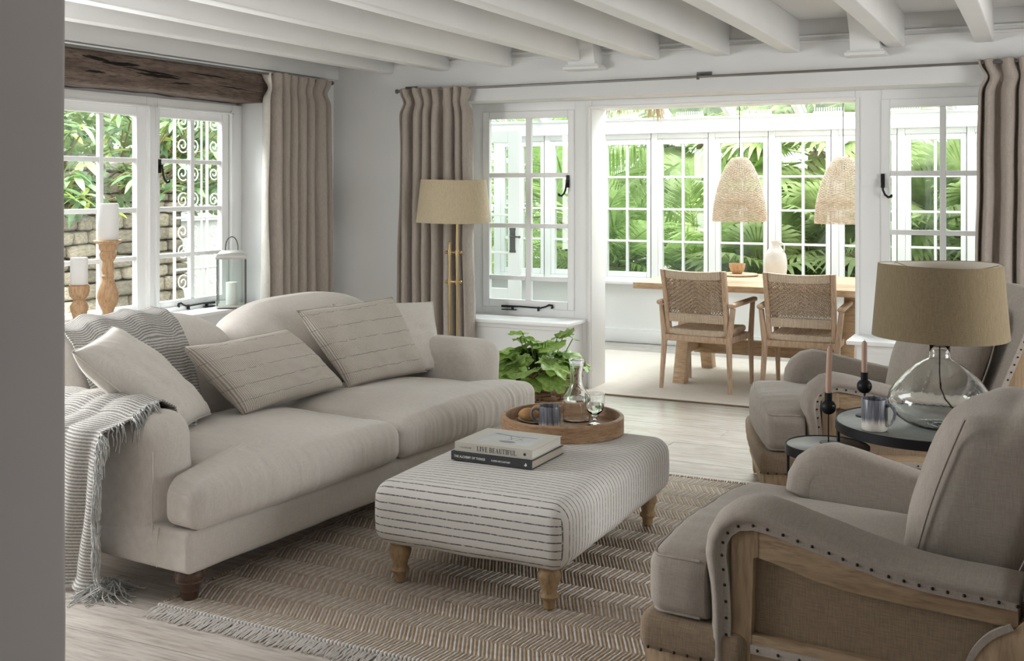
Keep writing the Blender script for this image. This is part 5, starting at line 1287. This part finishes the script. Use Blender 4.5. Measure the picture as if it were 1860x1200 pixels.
def dining_chair(label, loc, rz, group=None):
    t = thing('dining_chair', label, 'chair', loc, rz, group='woven teak dining chairs')
    for s in (-1, 1):
        part('leg', tube([(s * 0.262, -0.245, 0.0), (s * 0.245, -0.225, 0.36), (s * 0.272, -0.215, 0.60)], [0.015, 0.022, 0.019], 12), CHAIRW, t)
        part('leg', tube([(s * 0.245, 0.245, 0.0), (s * 0.247, 0.215, 0.36), (s * 0.270, 0.195, 0.625)], [0.014, 0.021, 0.018], 12), CHAIRW, t)
        part('armrest', soft(-0.024, 0.024, -0.265, 0.235, -0.017, 0.017, 0.016, (2, 10, 2), fn=lambda p, tt, n: (s * 0.273 + p[0], p[1], 0.622 + p[2] + 0.10 * (p[1] + 0.2) * 0.5 * (1 if True else 0) * 0.5 + 0.0), m=3), CHAIRW, t)
        part('back_post', soft(-0.016, 0.016, -0.025, 0.025, 0, 1, 0.010, (2, 2, 14), fn=lambda p, tt, n: (s * (0.218 + 0.012 * p[2]) + p[0], -0.185 - 0.085 * p[2] + p[1] - 0.02 * p[2] ** 3, 0.350 + 0.515 * p[2]), m=3), CHAIRW, t)
        part('side_rail', soft(s * 0.236 - 0.015, s * 0.236 + 0.015, -0.225, 0.215, 0.345, 0.390, 0.006, (1, 4, 1), m=2), CHAIRW, t)
    part('seat_rail', soft(-0.24, 0.24, -0.238, -0.208, 0.345, 0.390, 0.006, (4, 1, 1), m=2), CHAIRW, t)
    part('seat_rail', soft(-0.24, 0.24, 0.195, 0.225, 0.345, 0.390, 0.006, (4, 1, 1), m=2), CHAIRW, t)
    # rope seat: front and back wound rails and a dipped woven middle
    def sf(p, tt, n): return (p[0], p[1], p[2] - (0.03 * (1 - tt[0] ** 2) * (1 - tt[1] ** 2) if tt[2] > 0 else 0.012 * (1 - tt[0] ** 2)) + 0.0025 * math.sin(p[0] * 520))
    part('woven_seat', soft(-0.215, 0.215, -0.228, 0.215, 0.392, 0.440, 0.020, (80, 12, 2), fn=sf, m=4), ROPEL, t)
    def bpt(x, f): return (x, -0.185 - 0.085 * f - 0.02 * f ** 3, 0.350 + 0.515 * f)
    for f0, f1 in ((0.26, 0.385), (0.86, 0.975)):        # wound rope rails
        part('wound_rail', soft(-0.215, 0.215, -0.024, 0.024, 0, 1, 0.022, (90, 2, 4), fn=lambda p, tt, n: (p[0], bpt(0, f0 + (f1 - f0) * p[2])[1] + p[1] + 0.0016 * math.sin(p[0] * 560) * n[1], bpt(0, f0 + (f1 - f0) * p[2])[2] + 0.012 * (p[0] / 0.215) ** 2 * (1 if f0 > 0.5 else 0)), m=3), ROPEL, t)
    st = []
    nx, nz_ = 40, 34
    for i in range(nx):
        x = -0.205 + 0.41 * i / (nx - 1)
        pts = [vadd(bpt(x, 0.36 + 0.53 * k / 20), (0, 0.0045 * (1 if (k + i) % 2 else -1), 0)) for k in range(21)]
        st.append(tube(pts, 0.0040, 4))
    for k in range(nz_):
        f = 0.43 + 0.45 * k / (nz_ - 1)
        pts = []
        for i in range(nx):
            x = -0.21 + 0.42 * i / (nx - 1); dia = 1 if (abs(i - nx / 2) + k) % 4 < 2 else -1
            pts.append(vadd(bpt(x, f), (0, 0.006 * dia, 0.003 * dia)))
        st.append(tube(pts, 0.0048, 4))
    o = part('woven_back', join(*st), ROPE, t); o['kind'] = 'stuff'
    return t
dining_chair('teak armchair with woven rope back at the dining table nearer the sofa side', (-2.225, 7.875, 0.010), math.radians(-6))
dining_chair('teak armchair with woven rope back at the dining table beside the right jamb', (-1.525, 7.915, 0.010), math.radians(1))
bd = thing('serving_board', 'flat round wooden serving board on the dining table', 'board', (-2.20, 8.64, 0.761))
part('board', lathe([(1e-4, 0), (0.15, 0), (0.16, 0.006), (0.16, 0.014), (0.155, 0.017), (1e-4, 0.015)], 40), TABLEW, bd)
bo = thing('wooden_bowl', 'small wooden bowl on the serving board', 'bowl', (-2.205, 8.64, 0.7785))
part('bowl', lathe([(1e-4, 0), (0.035, 0.0), (0.052, 0.02), (0.062, 0.05), (0.065, 0.078), (0.061, 0.078), (0.056, 0.05), (0.045, 0.022), (1e-4, 0.008)], 36), CANDW, bo)
va = thing('stoneware_jug', 'tall white stoneware jug with loop handle on the dining table', 'jug', (-1.915, 8.70, 0.761), math.radians(-15))
part('jug_body', lathe([(1e-4, 0), (0.070, 0.0), (0.082, 0.01), (0.090, 0.06), (0.089, 0.12), (0.078, 0.175), (0.055, 0.215), (0.034, 0.238), (0.030, 0.255), (0.034, 0.275), (0.036, 0.280), (0.031, 0.280), (0.026, 0.255), (0.02, 0.24), (1e-4, 0.235)], 40), CERA, va)
part('handle', tube([(0.030, 0, 0.258), (0.055, 0, 0.262), (0.074, 0, 0.245), (0.075, 0, 0.215), (0.066, 0, 0.195)], [0.006, 0.007, 0.007, 0.007, 0.008], 8), CERA, va)
# ---------------------------------------------------------------- woven pendants
def bell(t_):      # t 0 bottom .. 1 top
    pr = [(0.0, 0.200), (0.15, 0.198), (0.35, 0.186), (0.55, 0.162), (0.72, 0.135), (0.86, 0.105), (0.95, 0.080), (1.0, 0.055)]
    for i in range(len(pr) - 1):
        if pr[i][0] <= t_ <= pr[i + 1][0]:
            f = (t_ - pr[i][0]) / (pr[i + 1][0] - pr[i][0]); return pr[i][1] * (1 - f) + pr[i + 1][1] * f
    return 0.055
HP = 0.475
ws = []
for k in range(52):
    f = k / 51; r = bell(f); z = HP * f; n = 40
    ws.append(tube([((r + 0.0035 * math.cos(20 * a + (PI if k % 2 else 0)) + 0.002 * fb(a * 3, k, 0)) * math.cos(a), (r + 0.0035 * math.cos(20 * a + (PI if k % 2 else 0))) * math.sin(a), z + 0.002 * fb(a * 4, k * 2.0, 3)) for a in [2 * PI * i / n for i in range(n)]], 0.0034, 4, closed=True))
weave_me = mesh('woven_cane', join(*ws), RATTAN)
stk_me = mesh('cane_stake', tube([(bell(i / 10), 0, HP * i / 10) for i in range(11)], 0.0028, 4), RATTAN)
def pendant(label, loc, top):
    t = thing('pendant_lamp', label, 'pendant lamp', loc, group='woven cane pendants')
    o = ob('woven_cane', weave_me, t); o['kind'] = 'stuff'
    for k in range(40): ob('cane_stake', stk_me, t, (0, 0, 0), (0, 0, 2 * PI * k / 40))
    part('top_cap', lathe([(1e-4, HP), (0.055, HP), (0.055, HP + 0.008), (1e-4, HP + 0.012)], 20), RATTAN, t)
    part('lamp_holder', lathe([(0.006, HP - 0.08), (0.02, HP - 0.08), (0.02, HP), (0.006, HP)], 14), BLACK, t)
    part('flex', tube([(0, 0, HP), (0, 0, top - loc[2])], 0.0028, 6), BLACK, t)
pendant('woven cane bell pendant lamp over the middle of the dining table', (-2.10, 8.30, 1.205), 2.715)
pendant('woven cane bell pendant lamp cut off by the right jamb', (-1.335, 8.30, 1.20), 2.715)
# dried grass bunches hanging from the roof
rr = random.Random(31)
def dried(label, loc, n, sp, ln):
    t = thing('dried_grass', label, 'dried grass', loc, group='hanging dried grass')
    g = []
    for k in range(n):
        a = rr.uniform(0, 2 * PI); r = sp * rr.random() ** 0.5; l = ln * rr.uniform(0.55, 1.0)
        g.append(tube([(0.02 * math.cos(a), 0.02 * math.sin(a), 0), (r * .5 * math.cos(a), r * .5 * math.sin(a), -l * .5), (r * math.cos(a), r * math.sin(a), -l), (r * 1.08 * math.cos(a), r * 1.08 * math.sin(a), -l * 1.05)], [0.002, 0.0025, 0.003, 0.001], 4))
    o = part('grass_heads', join(*g), DRYG, t); o['kind'] = 'stuff'
    part('tie', lathe([(0.022, -0.03), (0.026, -0.02), (0.026, 0.0), (0.022, 0.01)], 12), ROPE, t)
    part('string', tube([(0, 0, 0), (0, 0, 0.6)], 0.0015, 4), ROPE, t)
dried('dense hanging bunch of dried golden grass under the glass roof', (-2.88, 8.62, 2.42), 110, 0.085, 0.40)
dried('wide thin hanging bunch of dried grass beside the left jamb', (-3.20, 8.62, 2.45), 90, 0.20, 0.40)

# ---------------------------------------------------------------- garden outside the conservatory
struct('ground', box(-30, 30, -12, 40, -0.35, -0.15), GROUND, smooth=False)
def feather(ln, n, lw, droop, seed):
    # arching rachis with narrow leaflets on both sides; along +x
    V = []; F = []; q = random.Random(seed)
    def P(f): return Vector((ln * f * (1 - 0.15 * f), 0, ln * (0.25 * f - droop * f * f)))
    r = tube([P(i / 12) for i in range(13)], [0.012 * (1 - i / 13) + 0.002 for i in range(13)], 4)
    for k in range(n):
        f = 0.12 + 0.88 * k / n; b = P(f); l = lw * (0.45 + 0.9 * math.sin(PI * min(1, f * 0.9 + 0.08))) * q.uniform(0.85, 1.1)
        for s in (-1, 1):
            d = Vector((0.75 + q.uniform(-.1, .1), s * 0.75, 0.22)).normalized(); w = 0.011
            t = Vector((0.5, -s * 0.3, 0)).normalized() * w
            o = len(V); m = b + d * l * 0.55 + Vector((0, 0, -0.04 * l)); e = b + d * l + Vector((0, 0, -0.28 * l))
            V += [tuple(b - t * .5), tuple(b + t * .5), tuple(m + t), tuple(m - t), tuple(e)]; F += [(o, o + 1, o + 2, o + 3), (o + 3, o + 2, o + 4)]
    return join((V, F), r)
def fan(ln, R, n, seed):
    # petiole along +x ending in a pleated fan of pointed blades
    V = []; F = []; q = random.Random(seed)
    pe = tube([(ln * i / 6, 0, 0.10 * ln * math.sin(PI * .5 * i / 6)) for i in range(7)], 0.008, 4)
    c = Vector((ln, 0, 0.10 * ln))
    for k in range(n):
        a = math.radians(-155 + 310 * (k + .5) / n); l = R * (0.75 + 0.25 * math.cos(a)) * q.uniform(0.92, 1.06)
        d = Vector((math.cos(a), math.sin(a), 0.0)); s = Vector((-math.sin(a), math.cos(a), 0)) * (R * 0.052)
        dz = Vector((0, 0, 1)); o = len(V)
        p1 = c + d * l * 0.5 + dz * 0.05 * l; p2 = c + d * l * 0.8 + dz * (-0.03 * l); p3 = c + d * l - dz * (0.22 * l)
        V += [tuple(c), tuple(p1 - s), tuple(p1 + dz * 0.012), tuple(p1 + s), tuple(p2 - s * .7), tuple(p2 + s * .7), tuple(p3)]
        F += [(o, o + 1, o + 2), (o, o + 2, o + 3), (o + 1, o + 4, o + 2), (o + 2, o + 4, o + 5), (o + 2, o + 5, o + 3), (o + 4, o + 6, o + 5)]
    return join((V, F), pe)
FE = [mesh('frond', feather(1.5, 40, 0.42, d, s), PALMA, angle=60) for d, s in ((0.35, 1), (0.6, 2), (0.2, 3))]
FA = [mesh('frond', fan(0.55, 0.55, 34, s), PALMB, angle=60) for s in (4, 5, 6)]
rr = random.Random(77)
def palm(kind, label, loc, hgt, n, s, yellow=False):
    t = thing('palm_tree', label, 'palm', loc, group='palms outside the conservatory')
    part('trunk', tube([(0.02 * fb(i, 0, loc[0]), 0.02 * fb(0, i, loc[0]), hgt * i / 8) for i in range(9)], [0.13 - 0.005 * i + 0.012 * (i % 2) for i in range(9)], 10), BARK, t)
    for k in range(n):
        a = k * 2.399 + rr.uniform(-.2, .2); el = 1.25 - 1.75 * (k / n) + rr.uniform(-.12, .12)
        o = ob('frond', rr.choice(FE if kind == 'feather' else FA), t, (0.05 * math.cos(a), 0.05 * math.sin(a), hgt + rr.uniform(-0.12, 0.05)))
        o.rotation_euler = (rr.uniform(-0.5, 0.5), -el, a); q = s * rr.uniform(0.85, 1.15); o.scale = (q, q, q)
    return t
palm('feather', 'feathery palm filling the first conservatory pane by the left jamb', (-4.35, 11.55, -0.15), 0.75, 30, 1.0)
palm('feather', 'feathery palm behind the second conservatory window', (-3.35, 11.7, -0.15), 0.55, 30, 1.0)
palm('feather', 'taller feathery palm further back beyond the left end of the conservatory', (-5.4, 12.6, -0.15), 1.3, 26, 1.15)
palm('fan', 'low fan palm behind the middle conservatory window', (-2.75, 11.3, -0.15), 0.55, 30, 1.05)
palm('fan', 'fan palm behind the white stoneware jug', (-1.75, 11.5, -0.15), 0.95, 30, 1.1)
palm('fan', 'tall fan palm with its crown level with the pendant lamps', (-2.25, 12.3, -0.15), 2.0, 30, 1.2)
palm('fan', 'fan palm seen through the casement beside the right curtain', (-0.75, 11.6, -0.15), 1.2, 28, 1.1)
palm('fan', 'fan palm at the far right of the garden beyond the conservatory', (0.4, 12.2, -0.15), 1.0, 28, 1.1)
palm('fan', 'distant tall fan palm behind the other conservatory palms', (-3.9, 13.6, -0.15), 2.2, 26, 1.2)
def leafmass(x0, x1, y0, y1, z0, z1, n, s0, s1, seed):
    q = random.Random(seed); V = []; F = []
    for k in range(n):
        c = Vector((q.uniform(x0, x1), q.uniform(y0, y1), z0 + (z1 - z0) * q.random() ** 0.85)); s = q.uniform(s0, s1)
        d = Vector((q.uniform(-1, 1), q.uniform(-1, 1), q.uniform(-.8, .5))).normalized(); e = d.orthogonal().normalized(); e.rotate(Matrix.Rotation(q.uniform(0, 6.3), 3, d)); o = len(V)
        V += [tuple(c), tuple(c + d * s * .5 + e * s * .22), tuple(c + d * s), tuple(c + d * s * .5 - e * s * .22)]; F.append((o, o + 1, o + 2, o + 3))
    return V, F
h = part('hedge', leafmass(-9, 4, 14.6, 15.4, -0.2, 1.7, 11000, 0.10, 0.20, 5), HEDGE, None, angle=180); tag(h, 'dense green garden hedge behind the palms', 'hedge', kind='stuff')

# ---------------------------------------------------------------- garden outside the left window
GXW = -7.35
gw = struct('wall_garden', box(GXW - 0.5, GXW - 0.10, 3.5, 8.10, -0.15, 1.75), MORTAR, smooth=False)
rr = random.Random(8)
def stone_me(seed):
    q = random.Random(seed)
    def fn(p, t, n):
        k = 0.09 * fb(p[0] * 2 + seed, p[1] * 2, p[2] * 2) + 0.05 * fb(p[0] * 5, p[1] * 5 + seed, p[2] * 5); return (p[0] * (1 + k), p[1] * (1 + k * .6), p[2] * (1 + k * .6))
    return mesh('stone', soft(-0.5, 0.5, -0.5, 0.5, -0.5, 0.5, 0.22, (1, 1, 1), fn=fn, m=2), STONE, angle=50)
STN = [stone_me(s) for s in (1, 2, 3, 4, 5, 6)]
z = -0.1
while z < 1.62:
    hgt = rr.uniform(0.07, 0.15); y = 5.2
    while y < 7.98:
        w = rr.uniform(0.14, 0.36)
        o = ob('stone', rr.choice(STN), gw, (GXW - 0.12 + rr.uniform(-0.03, 0.02), y + w / 2, z + hgt / 2), (rr.uniform(-.06, .06), 0, rr.uniform(-.05, .05)), (0.22, w * 0.98, hgt * 0.96)); y += w
    z += hgt
def lance(L0, W0, bend):
    n = 7; V = []; F = []
    for i in range(n + 1):
        f = i / n; w = W0 * math.sin(PI * min(1, 0.06 + 0.94 * f)) ** 0.8 * (1 if i < n else 0.02); x = L0 * f; zz = -bend * L0 * f * f
        V += [(x, -w, zz + 0.25 * w), (x, 0, zz), (x, w, zz + 0.25 * w)]
    for i in range(n):
        for j in range(2): a = i * 3 + j; F.append((a, a + 1, a + 4, a + 3))
    return V, F
LA = [mesh('leaf', lance(0.17, 0.027, b), LEAFD, angle=180) for b in (0.1, 0.3, 0.5)]
LY = [mesh('leaf', lance(0.14, 0.018, b), LEAFY, angle=180) for b in (0.1, 0.3)]
def shrub(label, loc, n, sx, sy, sz, yf, droop=0.0):
    t = thing('garden_shrub', label, 'shrub', loc, group='evergreen shrubs on the stone wall')
    br = []
    for k in range(n // 8):
        b = Vector((rr.uniform(-sx, sx), rr.uniform(-sy, sy), rr.uniform(-sz, sz) - droop * rr.random()))
        br.append(tube([(b.x * .3 - 0.25, b.y * .6, -0.2 + b.z * .5), tuple(b * 0.8), tuple(b)], [0.012, 0.007, 0.004], 5))
        a0 = rr.uniform(0, 6.3)
        for j in range(8):
            a = a0 + j * 0.785 + rr.uniform(-.2, .2); yl = rr.random() < yf
            o = ob('leaf', rr.choice(LY if yl else LA), t, tuple(b + Vector((rr.uniform(-.02, .02), rr.uniform(-.02, .02), rr.uniform(-.05, .02)))))
            o.rotation_euler = (rr.uniform(-.5, .5), rr.uniform(-0.7, 0.7), a); q = rr.uniform(0.75, 1.3); o.scale = (q, q, q)
    part('branches', join(*br), STEM, t)
shrub('glossy evergreen shrub hanging over the stone wall behind the tall candle', (-7.15, 6.75, 1.62), 240, 0.22, 0.55, 0.42, 0.28)
shrub('glossy evergreen shrub over the stone wall beside the window mullion', (-7.15, 7.55, 1.72), 240, 0.22, 0.55, 0.45, 0.22)
shrub('leafy shrub with pale young leaves behind the wrought iron gate', (-7.5, 8.35, 1.80), 220, 0.25, 0.5, 0.50, 0.45)
h = part('hedge', leafmass(-9.2, -7.75, 4.5, 12.0, 1.2, 2.6, 7000, 0.10, 0.22, 9), HEDGE, None, angle=180); tag(h, 'mass of evergreen foliage on the bank above the stone wall', 'hedge', kind='stuff')
# wrought iron gate
gt = thing('iron_gate', 'white wrought iron scroll gate outside the garden window', 'gate', (-6.62, 7.12, -0.1), PI / 2)
GWD = 0.98; GHT = 2.35
for x in (0.0, 0.33, 0.40, GWD): part('gate_bar', tube([(x, 0, 0), (x, 0, GHT)], 0.013 if x in (0.0, 0.40, GWD) else 0.009, 8), IRONW, gt)
for z in (0.08, 0.86, 1.30, GHT - 0.05): part('gate_rail', tube([(0, 0, z), (GWD, 0, z)], 0.011, 8), IRONW, gt)
part('gate_bar', tube([(0.69, 0, 0), (0.69, 0, GHT)], 0.009, 8), IRONW, gt)
def spiral(cx, cz, r, sx, sz, turns=1.35, tail=0.10):
    pts = []
    for i in range(26):
        f = i / 25; a = f * turns * 2 * PI; q = r * (0.22 + 0.78 * f); pts.append((cx + sx * q * math.cos(a), 0, cz + sz * q * math.sin(a)))
    return tube(pts, 0.006, 6)
sp_me = {}
for cx, halfw in ((0.165, 0.07), (0.545, 0.06), (0.835, 0.06)):
    for cz in (0.28, 0.55, 0.75, 1.02, 1.18, 1.45, 1.68, 1.92, 2.12):
        for sx in (-1, 1):
            key = (sx, round(halfw, 3), 1 if int(cz * 100) % 2 else -1)
            if key not in sp_me: sp_me[key] = mesh('scroll', spiral(0, 0, halfw * 0.95, sx, key[2]), IRONW)
            ob('scroll', sp_me[key], gt, (cx + sx * halfw * 0.95, 0, cz))
# white outbuilding beyond the gate
bl = thing('outbuilding', 'white painted outbuilding with lap boards beyond the iron gate', 'building', (-10.5, 9.2, -0.15))
part('building_wall', box(-1.5, 0.0, 0.0, 4.0, 0, 2.6), RENDER, bl, smooth=False)
lb = mesh('lap_board', prism([(0.0, 0.0), (0.030, 0.0), (0.006, 0.16), (0.0, 0.16)], 0.0, 4.0), RENDER, smooth=False)
for k in range(9): ob('lap_board', lb, bl, (0.0, 0, 1.15 + 0.155 * k))
